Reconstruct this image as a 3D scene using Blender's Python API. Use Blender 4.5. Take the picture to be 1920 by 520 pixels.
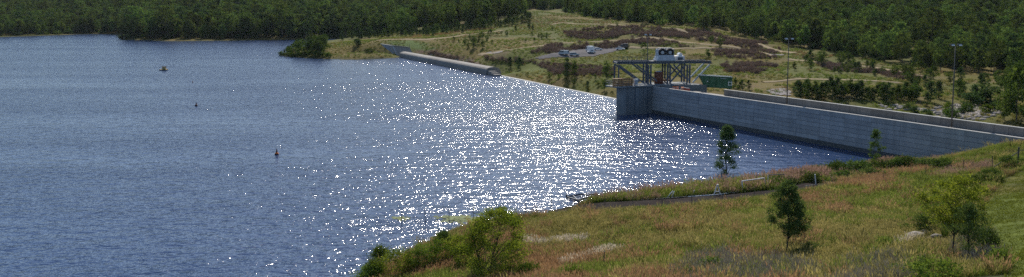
import bpy, math, random
import numpy as np
from mathutils import Vector, Matrix, Euler
PI = math.pi
R = math.radians

# ------------------------------------------------------------------ camera, sky, sun, exposure
sc = bpy.context.scene
for o in list(bpy.data.objects): bpy.data.objects.remove(o)
C = bpy.data.collections.new('place'); sc.collection.children.link(C)
CAM_H, FPX, PITCH, HZ = 25.0, 1600.0, R(5.5), 15.0          # eye height, focal length and horizon row for a 1920 wide frame
CY = HZ + FPX * math.tan(PITCH)                             # row of the optical axis
cam = bpy.data.cameras.new('camera'); camo = bpy.data.objects.new('camera', cam); C.objects.link(camo)
camo.location = (0, 0, CAM_H); camo.rotation_euler = (PI/2 - PITCH, 0, 0)
cam.sensor_width = 36.0; cam.lens = 36.0 * FPX / 1920.0; cam.shift_y = -(260.0 - CY) / 1920.0
cam.clip_start = 0.5; cam.clip_end = 8000
sc.camera = camo
SUN_AZ, SUN_EL = R(3.5), R(40.5)                            # azimuth clockwise from +Y
w = bpy.data.worlds.new('World'); sc.world = w; w.use_nodes = True
nt = w.node_tree; nt.nodes.clear()
sky = nt.nodes.new('ShaderNodeTexSky'); sky.sky_type = 'NISHITA'; sky.sun_disc = False
sky.sun_elevation = SUN_EL; sky.sun_rotation = SUN_AZ; sky.altitude = 100; sky.air_density = 1.0; sky.dust_density = 0.7; sky.ozone_density = 3.5
bg = nt.nodes.new('ShaderNodeBackground'); bg.inputs[1].default_value = 0.085
ow = nt.nodes.new('ShaderNodeOutputWorld')
nt.links.new(sky.outputs[0], bg.inputs[0]); nt.links.new(bg.outputs[0], ow.inputs[0])
sl = bpy.data.lights.new('sun', 'SUN'); sl.energy = 3.6; sl.angle = R(0.53); sl.color = (1.0, 0.95, 0.87)
so = bpy.data.objects.new('sun', sl); C.objects.link(so)
sd = Vector((math.sin(SUN_AZ)*math.cos(SUN_EL), math.cos(SUN_AZ)*math.cos(SUN_EL), math.sin(SUN_EL)))
so.rotation_euler = (-sd).to_track_quat('-Z', 'Y').to_euler(); so.location = (40, 300, 300)
sc.view_settings.view_transform = 'Standard'; sc.view_settings.look = 'None'
sc.view_settings.exposure = 0.6; sc.view_settings.gamma = 1.0; sc.view_settings.use_curve_mapping = False
sc.render.engine = 'CYCLES'
sc.cycles.use_denoising = False; sc.cycles.denoiser = 'OPENIMAGEDENOISE'; sc.cycles.denoising_prefilter = 'ACCURATE'; sc.cycles.denoising_input_passes = 'RGB_ALBEDO_NORMAL'
sc.cycles.filter_width = 1.55
sc.cycles.max_bounces = 6; sc.cycles.diffuse_bounces = 2; sc.cycles.glossy_bounces = 2
sc.cycles.transmission_bounces = 3; sc.cycles.transparent_max_bounces = 8; sc.cycles.volume_bounces = 0
sc.cycles.caustics_reflective = False; sc.cycles.caustics_refractive = False

# ------------------------------------------------------------------ helpers
cp, sp = math.cos(PITCH), math.sin(PITCH)
def ray(px, py):
    dx = (px - 960.0) / FPX; dy = (CY - py) / FPX
    return np.array([dx, cp + dy*sp, -sp + dy*cp])
def atD(px, py, D):                                         # point on the sight line at ground distance D
    r = ray(px, py); t = D / r[1]
    return np.array([r[0]*t, D, CAM_H + r[2]*t])
def atz(px, py, z):
    r = ray(px, py); t = (z - CAM_H) / r[2]
    return np.array([r[0]*t, r[1]*t, z])
def pix(x, y, z):
    x = np.asarray(x, float); y = np.asarray(y, float); z = np.asarray(z, float) - CAM_H
    d = y*cp - z*sp; u = y*sp + z*cp
    d = np.maximum(d, 0.1)
    return 960 + FPX*x/d, CY - FPX*u/d
def vnoise(x, y, s, seed=0):
    x = np.asarray(x, float)/s + 37.1*seed; y = np.asarray(y, float)/s - 11.7*seed
    xi = np.floor(x).astype(np.int64); yi = np.floor(y).astype(np.int64); fx = x - xi; fy = y - yi
    def h(a, b):
        n = (a*374761393 + b*668265263 + seed*974634777) & 0x7fffffff
        n = ((n ^ (n >> 13)) * 1274126177) & 0x7fffffff
        return ((n ^ (n >> 16)) & 0xffff) / 65535.0
    ux = fx*fx*(3-2*fx); uy = fy*fy*(3-2*fy)
    return (h(xi,yi)*(1-ux)+h(xi+1,yi)*ux)*(1-uy) + (h(xi,yi+1)*(1-ux)+h(xi+1,yi+1)*ux)*uy
def fbm(x, y, s, seed=0, n=3):
    v = 0; a = 0.5; tot = 0
    for k in range(n):
        v = v + a*vnoise(x, y, s/2**k, seed+k*7); tot += a; a *= 0.5
    return v/tot
def inpoly(px, py, poly):
    px = np.asarray(px, float); py = np.asarray(py, float); ins = np.zeros(px.shape, bool)
    n = len(poly)
    for i in range(n):
        x1, y1 = poly[i]; x2, y2 = poly[(i+1) % n]
        if y1 == y2: continue
        c = ((y1 > py) != (y2 > py)) & (px < (x2-x1)*(py-y1)/(y2-y1)+x1)
        ins ^= c
    return ins
def seglist_dist(px, py, pts):
    px = np.asarray(px, float); py = np.asarray(py, float); d = np.full(px.shape, 1e9)
    for (x1, y1), (x2, y2) in zip(pts[:-1], pts[1:]):
        vx, vy = x2-x1, y2-y1; L = vx*vx+vy*vy+1e-9
        t = np.clip(((px-x1)*vx+(py-y1)*vy)/L, 0, 1)
        d = np.minimum(d, np.hypot(px-x1-t*vx, py-y1-t*vy))
    return d

class MB:
    """collects shapes, builds ONE mesh object"""
    def __init__(s): s.v = []; s.f = []
    def add(s, vs, fs):
        o = len(s.v); s.v += [tuple(map(float, p)) for p in vs]; s.f += [tuple(i+o for i in f) for f in fs]; return s
    def box(s, c, d, M=None):
        x, y, z = d[0]/2, d[1]/2, d[2]/2
        vs = [Vector((sx*x, sy*y, sz*z)) for sz in (-1,1) for sy in (-1,1) for sx in (-1,1)]
        vs = [(M @ v if M else v) + Vector(c) for v in vs]
        return s.add(vs, [(0,2,3,1),(4,5,7,6),(0,1,5,4),(2,6,7,3),(0,4,6,2),(1,3,7,5)])
    def tube(s, pts, rad, n=6, cap=True):
        pts = [Vector(p) for p in pts]; m = len(pts)
        rads = rad if hasattr(rad, '__len__') else [rad]*m
        vs = []; fs = []
        for i, p in enumerate(pts):
            t = (pts[min(i+1,m-1)] - pts[max(i-1,0)]).normalized()
            a = t.cross(Vector((0,0,1)) if abs(t.z) < 0.95 else Vector((1,0,0))).normalized(); b = t.cross(a)
            for k in range(n):
                q = 2*PI*k/n; vs.append(p + (a*math.cos(q)+b*math.sin(q))*rads[i])
        for i in range(m-1):
            for k in range(n):
                fs.append((i*n+k, i*n+(k+1)%n, (i+1)*n+(k+1)%n, (i+1)*n+k))
        if cap: fs += [tuple(range(n))[::-1], tuple((m-1)*n+k for k in range(n))]
        return s.add(vs, fs)
    def beam(s, p, q, w, h):
        p = Vector(p); q = Vector(q); t = (q-p); L = t.length; t.normalize()
        a = t.cross(Vector((0,0,1)) if abs(t.z) < 0.95 else Vector((0,1,0))).normalized(); b = a.cross(t)
        M = Matrix((t, a, b)).transposed()
        return s.box((p+q)/2, (L, w, h), M)
    def prism(s, poly, z0, z1):                             # plan polygon extruded vertically
        n = len(poly); vs = [(x,y,z0) for x,y in poly] + [(x,y,z1) for x,y in poly]
        return s.add(vs, [tuple(range(n))[::-1], tuple(range(n,2*n))] + [(i,(i+1)%n,n+(i+1)%n,n+i) for i in range(n)])
    def sweep(s, prof, A, B, side):                         # profile (s,z) swept from A to B (xy), side = unit vector of +s
        n = len(prof); vs = [(P[0]+side[0]*a, P[1]+side[1]*a, z) for P in (A,B) for a,z in prof]
        return s.add(vs, [tuple(range(n)), tuple(range(n,2*n))[::-1]] + [(i,n+i,n+(i+1)%n,(i+1)%n) for i in range(n)])
    def cyl(s, c, r, h, n=12, axis='z', r2=None):
        r2 = r if r2 is None else r2; vs = []
        for q, rr in ((-h/2, r), (h/2, r2)):
            for k in range(n):
                a = 2*PI*k/n; p = (rr*math.cos(a), rr*math.sin(a), q)
                if axis == 'x': p = (p[2], p[0], p[1])
                if axis == 'y': p = (p[0], p[2], p[1])
                vs.append((p[0]+c[0], p[1]+c[1], p[2]+c[2]))
        return s.add(vs, [tuple(range(n))[::-1], tuple(range(n,2*n))] + [(k,(k+1)%n,n+(k+1)%n,n+k) for k in range(n)])
    def mesh(s, name, mat=None, smooth=False, bevel=0):
        me = bpy.data.meshes.new(name); me.from_pydata(s.v, [], s.f); me.validate()
        import bmesh
        bm = bmesh.new(); bm.from_mesh(me); bmesh.ops.recalc_face_normals(bm, faces=bm.faces)
        if bevel: bmesh.ops.bevel(bm, geom=bm.edges[:], offset=bevel, segments=1, affect='EDGES', clamp_overlap=True)
        bm.to_mesh(me); bm.free()
        if mat: me.materials.append(mat)
        if smooth: me.polygons.foreach_set('use_smooth', [True]*len(me.polygons))
        return me
    def build(s, name, mat, parent=None, smooth=False, bevel=0):
        return link(name, s.mesh(name, mat, smooth, bevel), parent)
def link(name, data, parent=None, loc=None, rot=None, scale=None):
    o = bpy.data.objects.new(name, data); C.objects.link(o)
    if parent: o.parent = parent
    if loc is not None: o.location = loc
    if rot is not None: o.rotation_euler = rot
    if scale is not None: o.scale = scale
    return o
def tag(o, label=None, cat=None, group=None, kind=None):
    if label: o['label'] = label
    if cat: o['category'] = cat
    if group: o['group'] = group
    if kind: o['kind'] = kind
    return o
def thing(name, label, cat, loc=(0,0,0), rz=0, group=None):
    return tag(link(name, None, None, tuple(map(float, loc)), (0,0,rz)), label, cat, group)
def copy_tree(o, parent=None):
    c = o.copy(); C.objects.link(c); c.parent = parent
    for ch in o.children: copy_tree(ch, c)
    return c
def npmesh(name, V, F, mats, midx=None, attrs=None, smooth=False):
    """fast mesh from numpy: V (n,3), F (m,k)"""
    me = bpy.data.meshes.new(name); k = F.shape[1]
    me.vertices.add(len(V)); me.vertices.foreach_set('co', np.ascontiguousarray(V, dtype=np.float32).ravel())
    me.loops.add(F.size); me.loops.foreach_set('vertex_index', F.astype(np.int32).ravel())
    me.polygons.add(len(F)); me.polygons.foreach_set('loop_start', np.arange(0, F.size, k, dtype=np.int32))
    me.polygons.foreach_set('loop_total', np.full(len(F), k, dtype=np.int32))
    for m in mats: me.materials.append(m)
    if midx is not None: me.polygons.foreach_set('material_index', np.asarray(midx, dtype=np.int32))
    if smooth: me.polygons.foreach_set('use_smooth', np.ones(len(F), bool))
    for nm, (dom, typ, arr) in (attrs or {}).items():
        a = me.attributes.new(nm, typ, dom)
        a.data.foreach_set('color' if 'COLOR' in typ else ('vector' if 'VECTOR' in typ else 'value'), np.ascontiguousarray(arr, dtype=np.float32 if typ != 'INT' else np.int32).ravel())
    me.update(calc_edges=True); me.validate()
    return me

# ------------------------------------------------------------------ materials
class NT:
    def __init__(s, name):
        s.m = bpy.data.materials.new(name); s.m.use_nodes = True; s.t = s.m.node_tree; s.t.nodes.clear()
        s.out = s.n('OutputMaterial')
    def n(s, t, **k):
        x = s.t.nodes.new('ShaderNode'+t)
        for a, b in k.items():
            if a.startswith('i_'):
                key = a[2:]; key = int(key) if key.isdigit() else key.replace('_', ' ')
                x.inputs[key].default_value = b
            else: setattr(x, a, b)
        return x
    def l(s, a, b): s.t.links.new(a, b)
    def surf(s, x): s.l(x, s.out.inputs['Surface']); return s.m
    def coord(s, which='Object', scale=(1,1,1), rot=(0,0,0)):
        c = s.n('TexCoord'); m = s.n('Mapping'); m.inputs['Scale'].default_value = scale; m.inputs['Rotation'].default_value = rot
        s.l(c.outputs[which], m.inputs[0]); return m.outputs[0]
    def noise(s, vec, scale, detail=3, rough=0.6):
        x = s.n('TexNoise'); x.inputs['Scale'].default_value = scale; x.inputs['Detail'].default_value = detail; x.inputs['Roughness'].default_value = rough
        if vec is not None: s.l(vec, x.inputs['Vector'])
        return x.outputs['Fac']
    def ramp(s, fac, stops):
        r = s.n('ValToRGB'); e = r.color_ramp.elements
        while len(e) < len(stops): e.new(0.5)
        for el, (p, c) in zip(e, stops): el.position = p; el.color = (*c, 1) if len(c) == 3 else c
        s.l(fac, r.inputs[0]); return r.outputs[0]
    def mix(s, fac, a, b, mode='MIX'):
        x = s.n('Mix', data_type='RGBA', blend_type=mode)
        for v, i in ((fac, 0), (a, 6), (b, 7)):
            if hasattr(v, 'links') or hasattr(v, 'is_linked'): s.l(v, x.inputs[i])
            elif i == 0: x.inputs[0].default_value = v
            else: x.inputs[i].default_value = (*v, 1) if len(v) == 3 else v
        return x.outputs[2]
    def bump(s, h, strength, dist):
        b = s.n('Bump'); b.inputs['Strength'].default_value = strength; b.inputs['Distance'].default_value = dist; s.l(h, b.inputs['Height']); return b.outputs[0]
    def math(s, op, a, b=None):
        x = s.n('Math', operation=op)
        for v, i in ((a,0),(b,1)):
            if v is None: continue
            if isinstance(v, (int, float)): x.inputs[i].default_value = v
            else: s.l(v, x.inputs[i])
        return x.outputs[0]
    def pbr(s, col, rough=0.7, normal=None, metal=0.0, spec=0.3):
        p = s.n('BsdfPrincipled'); p.inputs['Roughness'].default_value = rough; p.inputs['Metallic'].default_value = metal
        p.inputs['Specular IOR Level'].default_value = spec
        if hasattr(col, 'is_linked'): s.l(col, p.inputs['Base Color'])
        else: p.inputs['Base Color'].default_value = (*col, 1)
        if normal is not None: s.l(normal, p.inputs['Normal'])
        return s.surf(p.outputs[0])

def plain(name, col, rough=0.6, metal=0.0, var=0.25, scale=2.0, spec=0.3):
    n = NT(name); v = n.coord()
    f = n.noise(v, scale, 5, 0.65)
    c = n.ramp(f, [(0.3, tuple(c*(1-var) for c in col)), (0.7, tuple(min(1, c*(1+var)) for c in col))])
    return n.pbr(c, rough, None, metal, spec)
def concrete(name, a, b, stain):
    n = NT(name); gp = n.n('NewGeometry'); v = gp.outputs['Position']
    f = n.noise(v, 0.35, 6, 0.7)
    c = n.ramp(f, [(0.3, a), (0.7, b)])
    mp = n.n('Mapping'); mp.inputs['Scale'].default_value = (0.9, 0.9, 0.05); n.l(v, mp.inputs[0]); g = n.noise(mp.outputs[0], 1.0, 4, 0.6)
    c = n.mix(n.ramp(g, [(0.47, (0,0,0)), (0.75, (0.42,0.42,0.42))]), c, stain)
    fine = n.noise(v, 9.0, 3, 0.7)
    c = n.mix(0.35, c, n.ramp(fine, [(0.3,(0.25,)*3),(0.7,(0.75,)*3)]), 'OVERLAY')
    ri = n.n('ObjectInfo'); rr = n.ramp(ri.outputs['Random'], [(0,(0.36,)*3),(1,(0.62,)*3)])
    c = n.mix(0.5, c, rr, 'OVERLAY')
    return n.pbr(c, 0.85, n.bump(fine, 0.3, 0.02))
def foliage(name, dark, light, rnd=0.5, trans=0.35):
    n = NT(name)
    a = n.n('Attribute', attribute_name='tint'); ri = n.n('ObjectInfo')
    f = n.math('ADD', n.math('MULTIPLY', a.outputs['Fac'], 1-rnd*0.5), n.math('MULTIPLY', ri.outputs['Random'], rnd*0.5))
    c = n.ramp(f, [(0.15, dark), (0.85, light)])
    hs = n.n('HueSaturation'); n.l(c, hs.inputs['Color'])
    k_ = min(1.0, rnd*1.1); n.l(n.math('ADD', n.math('MULTIPLY', ri.outputs['Random'], 0.07*k_), 0.5-0.035*k_), hs.inputs['Hue'])
    n.l(n.math('ADD', n.math('MULTIPLY', n.math('FRACT', n.math('MULTIPLY', ri.outputs['Random'], 37.7)), 0.52*k_), 1.0-0.26*k_), hs.inputs['Value'])
    c = hs.outputs[0]
    d = n.n('BsdfDiffuse'); t = n.n('BsdfTranslucent'); n.l(c, d.inputs[0])
    n.l(n.mix(0.6, c, (1.0, 0.95, 0.25), 'MULTIPLY'), t.inputs[0])
    m = n.n('MixShader'); m.inputs[0].default_value = trans; n.l(d.outputs[0], m.inputs[1]); n.l(t.outputs[0], m.inputs[2])
    return n.surf(m.outputs[0])
def grassmat(name, base, tip, rnd=(0.75, 1.25), trans=0.4):
    n = NT(name); a = n.n('Attribute', attribute_name='tint'); ri = n.n('ObjectInfo')
    c = n.ramp(a.outputs['Fac'], [(0.1, base), (0.85, tip)])
    c = n.mix(1.0, c, n.ramp(ri.outputs['Random'], [(0, (rnd[0],)*3), (1, (rnd[1], rnd[1]*0.97, rnd[1]*0.9))]), 'MULTIPLY')
    d = n.n('BsdfDiffuse'); t = n.n('BsdfTranslucent'); n.l(c, d.inputs[0]); n.l(c, t.inputs[0])
    m = n.n('MixShader'); m.inputs[0].default_value = trans; n.l(d.outputs[0], m.inputs[1]); n.l(t.outputs[0], m.inputs[2])
    return n.surf(m.outputs[0])

M = {}
M['conc_wall'] = concrete('weathered wall concrete', (0.28,0.29,0.30), (0.385,0.385,0.38), (0.15,0.15,0.15))
M['conc_pale'] = concrete('pale concrete', (0.40,0.38,0.34), (0.52,0.50,0.45), (0.26,0.24,0.21))
M['conc_par'] = concrete('parapet concrete', (0.21,0.19,0.165), (0.30,0.27,0.235), (0.12,0.105,0.092))
M['conc_dark'] = concrete('wet tower concrete', (0.15,0.165,0.17), (0.25,0.26,0.26), (0.06,0.06,0.058))
M['pole'] = plain('dull brown grey pole', (0.11,0.10,0.09), 0.6)
M['joint'] = plain('concrete joint', (0.10,0.10,0.10), 0.9)
M['steel'] = plain('blue grey painted steel', (0.085,0.105,0.135), 0.55, 0.0, 0.3, 1.5, 0.3)
M['steel_l'] = plain('light grey painted steel', (0.42,0.45,0.48), 0.5, 0.0, 0.25, 2.0, 0.5)
M['galv'] = plain('galvanised steel', (0.20,0.21,0.22), 0.5, 0.3, 0.2, 3.0, 0.4)
M['black'] = plain('black rubber and cable', (0.018,0.018,0.02), 0.6)
M['white'] = plain('white painted pipe', (0.70,0.68,0.66), 0.5, 0, 0.18, 3.0)
M['greyp'] = plain('dark wet pipe', (0.05,0.05,0.055), 0.4)
M['rust'] = plain('rust red steel', (0.17,0.062,0.038), 0.8, 0, 0.4, 2.5)
M['orange'] = plain('weathered orange steel', (0.42,0.22,0.09), 0.7, 0, 0.35, 2.5)
M['straw'] = plain('faded yellow raft paint', (0.40,0.30,0.12), 0.7)
M['hiviz'] = plain('orange plastic barrier', (0.75,0.18,0.03), 0.5, 0, 0.15)
M['redp'] = plain('faded red plastic', (0.45,0.09,0.05), 0.55, 0, 0.2)
M['green'] = plain('dark green painted steel', (0.05,0.13,0.065), 0.55, 0, 0.25, 0.8)
M['post'] = plain('weathered fence post', (0.085,0.08,0.075), 0.8)
M['bark'] = plain('grey brown bark', (0.11,0.09,0.075), 0.9, 0, 0.4, 4.0)
M['bark_d'] = plain('dark bark', (0.055,0.045,0.038), 0.9, 0, 0.4, 4.0)
M['rock'] = plain('pale weathered rock', (0.30,0.26,0.22), 0.9, 0, 0.35, 1.5)
M['glass'] = plain('dark car glass', (0.015,0.02,0.025), 0.08, 0, 0.1, 1.0, 0.6)
M['tyre'] = plain('tyre', (0.015,0.015,0.015), 0.8)
M['carw'] = plain('white car paint', (0.75,0.76,0.77), 0.25, 0, 0.03, 1.0, 0.5)
M['cars'] = plain('silver blue car paint', (0.42,0.48,0.53), 0.25, 0, 0.03, 1.0, 0.5)
M['card'] = plain('dark car paint', (0.025,0.03,0.04), 0.25, 0, 0.05, 1.0, 0.5)
M['lamp'] = plain('lamp lens', (0.8,0.8,0.78), 0.15, 0, 0.02, 1.0, 0.6)
M['tail'] = plain('tail lamp red', (0.4,0.02,0.02), 0.25)
M['leaf_gum'] = foliage('gum leaves', (0.037,0.068,0.019), (0.128,0.178,0.044))
M['leaf_dark'] = foliage('dark leaves', (0.027,0.054,0.024), (0.085,0.128,0.048))
M['leaf_for'] = foliage('forest leaves', (0.028,0.054,0.017), (0.167,0.218,0.058), 0.9)
M['leaf_bright'] = foliage('bright shrub leaves', (0.054,0.102,0.014), (0.162,0.216,0.036))
M['leaf_near'] = foliage('near gum leaves', (0.070,0.124,0.024), (0.263,0.361,0.070), 0.3)
M['leaf_neard'] = foliage('near casuarina needles', (0.051,0.086,0.030), (0.152,0.208,0.066), 0.3)
M['leaf_lime'] = foliage('yellow green leaves', (0.085,0.125,0.018), (0.29,0.33,0.05), 0.3, 0.5)
M['scrub'] = foliage('purple brown dry scrub', (0.110,0.075,0.070), (0.274,0.193,0.164), 0.6, 0.15)
M['scrub_g'] = foliage('grey dead stalks', (0.132,0.116,0.112), (0.341,0.302,0.279), 0.5, 0.15)
M['g_olive'] = grassmat('olive grass', (0.090,0.103,0.020), (0.362,0.301,0.106))
M['g_green'] = grassmat('green grass', (0.067,0.112,0.016), (0.236,0.270,0.055))
M['g_red'] = grassmat('red brown seed grass', (0.095,0.090,0.027), (0.356,0.213,0.109))
M['g_pale'] = grassmat('pale plume grass', (0.12, 0.11, 0.05), (0.58, 0.5, 0.38))
M['g_pink'] = grassmat('pink plume grass', (0.060,0.066,0.025), (0.32,0.205,0.150))
M['g_lawn'] = grassmat('mown lawn', (0.095,0.125,0.012), (0.22,0.225,0.030))
M['weed'] = foliage('floating water weed', (0.16,0.19,0.09), (0.36,0.38,0.22), 0.5, 0.1)

# ------------------------------------------------------------------ terrain
def rbf(pts, c, lam):
    P = np.array([p[:2] for p in pts]); Z = np.array([p[2] for p in pts]); n = len(P)
    D = np.sqrt(((P[:,None]-P[None])**2).sum(-1) + c*c)
    A = np.zeros((n+3, n+3)); A[:n,:n] = D + lam*np.eye(n)*-1; A[:n,n] = 1; A[:n,n+1:] = P/500; A[n,:n] = 1; A[n+1:,:n] = (P/500).T
    W = np.linalg.solve(A, np.concatenate([Z, np.zeros(3)]))
    def f(x, y):
        x = np.asarray(x, float); y = np.asarray(y, float); out = np.zeros(x.shape); xr = x.ravel(); yr = y.ravel(); o = np.zeros(xr.shape)
        for i in range(n): o += W[i]*np.sqrt((xr-P[i,0])**2 + (yr-P[i,1])**2 + c*c)
        o += W[n] + W[n+1]*xr/500 + W[n+2]*yr/500
        return o.reshape(x.shape)
    return f
W0 = np.array([33.4, 202.0]); WD = np.array([0.440, -0.898]); WD /= np.hypot(*WD); WN = np.array([-WD[1], WD[0]])   # wall start, direction, downstream normal
SP0 = atz(752, 104, 0)[:2]; SP1 = atz(1160, 187, 0)[:2]; SD = (SP1-SP0)/np.hypot(*(SP1-SP0)); SN = np.array([-SD[1], SD[0]])
near_pts = [tuple(atz(*p)) for p in [
    (640,560,0),(700,515,0),(770,470,0),(850,430,0),(960,408,0),(1035,399,0),(1075,386,0),(1120,374,0),(1220,363,0),(1320,352,0),(1420,341,0),(1520,331,0),(1600,317,0),(1680,304,0),
    (640,480,-2),(760,420,-2),(900,385,-2),(1000,372,-2),(1100,345,-2),(1300,325,-2.5),(1500,310,-2),(1600,297,-2),
    (300,520,-6),(300,300,-8),(800,300,-8),(1200,260,-8),(500,420,-6),(1500,270,-6),
    (1060,396,0.25),(1120,390,0.6),(1120,381,0.5),(1300,390,1.2),(1300,370,0.9),(1450,376,1.6),(1450,356,1.3),(1530,352,1.6),(1530,340,1.3),
    (905,520,2.5),(960,440,1.2),(1000,430,1.5),(1130,512,5.2),(1130,440,2.6),(1300,460,4.5),(1300,525,7.5),(1480,470,6.6),(1480,400,2.9),(1480,525,9.0),
    (1600,400,4.4),(1600,350,2.4),(1600,525,10.2),(1680,330,2.4),(1760,306,3.2),(1760,360,5.2),(1750,420,7.8),(1790,482,10.3),(1850,283,5.2),(1915,272,6.0),(1905,314,6.4),(1900,400,9.4),(1870,500,12.2),(1820,340,5.9),
    (2050,300,7.2),(2050,500,13.2),(2300,300,9),(2300,600,17)]]
near_pts += [(20,20,17),(60,10,19),(-20,30,10),(-50,40,0),(-80,20,-4),(100,20,19),(0,-20,19),(-150,60,-8),(110,60,15),(150,60,15),(140,30,19)]
for t in (10,40,70,100,130): near_pts.append((*(W0+WD*t+WN*25), -14 if t < 90 else -6))
far = [(1000,22,650),(1040,25,650),(1010,45,590),(900,52,600),(860,62,560),(760,73,540),(700,77,520),(640,79,520),(1200,45,560),(1300,55,520),(1400,75,470),(1440,88,440),(1500,95,420),(1600,115,370),(1700,130,340),(1760,145,310),
    (1000,113,400),(1100,112,402),(1020,104,408),(1090,92,440),(1150,88,448),(1100,84,452),(1170,92,440),(1200,97,430),(1000,132,372),(1060,140,352),(1130,135,352),(1100,72,490),(1100,58,530),(1000,75,480),(940,90,445),(900,110,415),(840,95,455),(800,84,480),
    (1200,75,470),(1300,80,450),(1300,110,395),(1400,105,400),(1400,140,325),(1300,140,335),(1500,130,340),(1500,160,290),(1500,182,250),(1420,165,270),(1600,150,290),(1600,186,240),(1700,190,235),(1800,206,222),(1800,172,268),(1920,205,205),(1920,165,260),(1850,185,240),
    (1900,110,380),(1900,60,480),(1900,0,650),(1900,-60,850),(1700,90,430),(1700,40,560),(1500,70,500),(1500,30,620),(1500,0,750),(1500,-40,950),(1350,45,580),(1200,30,660),(1200,5,800),(1200,-30,1000),(1000,10,850),(1000,-20,1050),
    (800,45,750),(800,10,950),(800,-25,1150),(650,60,720),(650,30,900),(640,-5,1100),(720,62,640),
    (300,62,720),(400,48,780),(520,50,770),(400,25,900),(400,-10,1150),(0,60,800),(0,30,1000),(0,-5,1250),(150,58,850),(200,30,1000),(200,-10,1250),(-200,60,800),(-200,0,1200),(2200,60,480),(2200,150,260),(2200,-40,800),
    (640,92,470),(600,90,490),(560,95,475),(700,90,465),(740,84,470),(780,80,480)]
far_pts = [tuple(atD(*p)) for p in far]
far_pts += [tuple(atz(x,y,0)) for x,y in [(-150,74),(0,70),(120,66),(215,64.5),(232,75),(300,77.5),(380,77),(450,76.5),(560,74.5),(640,73),(520,103),(560,108),(620,111),(700,111.5),(745,108),(530,96),(590,80),(640,76)]]
far_pts += [(*atz(x,y,0)[:2],-5) for x,y in [(-150,80),(0,80),(100,72),(180,70),(200,78),(300,85),(450,84),(480,100),(500,92),(560,78),(600,75),(520,118),(600,122),(700,122),(400,100),(200,100),(300,150),(600,150),(800,150),(900,180),(1050,200),(700,250),(1100,300),(300,300),(900,400),(1400,300),(100,500),(1000,800),(1700,320)]]
for t in np.linspace(0.0, 1.0, 7):
    p = SP0 + (SP1-SP0)*t
    far_pts.append((*(p+SN*14), -10 if t > .15 else -3)); far_pts.append((*(p-SN*16), -6))
far_pts += [tuple(atz(x,y,z)) for x,y,z in [(945,136,-3),(1000,147,-3.2),(1060,159,-3.5),(1110,168,-4),(1150,178,-4.5),(880,124,-1)]]
for t in (5,35,70,100,130): far_pts.append((*(W0+WD*t+WN*22), -10))
def onw(x, y, z): q = atz(x, y, 0); return (q[0], q[1], z)
far_pts += [onw(x,y,z) for x,y,z in [(500,104,-2.5),(480,103,-3),(512,108,-2.5),(560,113,-2.5),(620,116,-2.5),(700,116,-2.5),(740,113,-2.5),(560,104,1.3),(620,107,1.6),(680,107.5,1.6),(725,106,1.6),(538,101,.9),(0,73.5,-2.5),(100,70,-2.5),(200,68,-2.5),(0,66.5,1.6),(110,63.2,1.6),(200,61.8,1.6),(235,79,-2.5),(300,81,-2.5),(450,80,-2.5),(260,73,1.5),(350,74.5,1.5),(450,74,1.5)]]
far_pts += [(150,60,-12),(60,60,-12),(200,0,-12),(0,-100,-20),(-300,-100,-20),(300,100,-5),(700,300,30),(800,800,80),(-900,900,40),(-900,500,-8),(-900,1400,80),(0,1600,90),(900,1500,110),(-400,1600,80)]
hN = rbf(near_pts, 4.0, 0.0); hF = rbf(far_pts, 14.0, 0.5)
def H0(x, y):
    a = hN(x, y); b = hF(x, y)
    a = np.where(np.asarray(y) > 165, -20, a); b = np.where(np.asarray(y) < 150, np.minimum(b, -4), b)
    na = (fbm(x,y,7,3)-0.5)*0.5 + (fbm(x,y,2.2,5)-0.5)*0.18
    nb = (fbm(x,y,40,9)-0.5)*1.6 + (fbm(x,y,11,4)-0.5)*0.7
    a = a + na*np.clip(np.abs(a)/1.5, 0.15, 1); b = b + nb*np.clip(np.abs(b)/3, 0.1, 1)
    # terraces cut into the far hill
    px, py = pix(x, y, b)
    m = inpoly(px, py, [(1030,108),(1060,50),(1200,44),(1330,56),(1480,95),(1480,140),(1300,130),(1180,95)]) & (np.asarray(y) > 300)
    tz = b/3.2; b = np.where(m, (np.floor(tz) + np.clip((tz-np.floor(tz))*3-1.0, 0, 1))*3.2*0.7 + b*0.3, b)
    return np.maximum(a, b)
def lines(segs):
    out = []
    for a, b, s in segs: out += list(np.arange(a, b, s))
    return np.array(out + [segs[-1][1]], float)
GX = lines([(-3200,-900,230),(-900,-320,14),(-320,-40,5),(-40,118,0.9),(118,320,5),(320,900,14),(900,3200,230)])
GY = lines([(-300,20,20),(20,136,0.9),(136,700,4),(700,1500,12),(1500,4000,250)])
gx, gy = np.meshgrid(GX, GY); GZ = np.clip(H0(gx, gy), -25, 140)
def gh(x, y):
    x = np.asarray(x, float); y = np.asarray(y, float)
    i = np.clip(np.searchsorted(GX, x)-1, 0, len(GX)-2); j = np.clip(np.searchsorted(GY, y)-1, 0, len(GY)-2)
    u = np.clip((x-GX[i])/(GX[i+1]-GX[i]), 0, 1); v = np.clip((y-GY[j])/(GY[j+1]-GY[j]), 0, 1)
    return (GZ[j,i]*(1-u)+GZ[j,i+1]*u)*(1-v) + (GZ[j+1,i]*(1-u)+GZ[j+1,i+1]*u)*v
MARCH = np.concatenate([np.arange(30,160,0.25), np.arange(160,2000,1.0)])
def hit(px, py, dmin=0):
    r = ray(px, py); Y = MARCH[MARCH > dmin]; t = Y/r[1]; X = r[0]*t; Z = CAM_H + r[2]*t
    g = gh(X, Y); k = np.argmax(g >= Z)
    if not (g[k] >= Z[k]): k = len(Y)-1
    return np.array([X[k], Y[k], float(gh(X[k], Y[k]))])
LAWN = [(1838,392),(1858,362),(1880,338),(1920,318),(2400,230),(2400,900),(1930,640),(1893,520),(1868,455),(1845,420)]
ROAD_PX = [(1030,400),(1060,396),(1120,389),(1210,384),(1300,378),(1400,369),(1460,362),(1530,348)]
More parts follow.
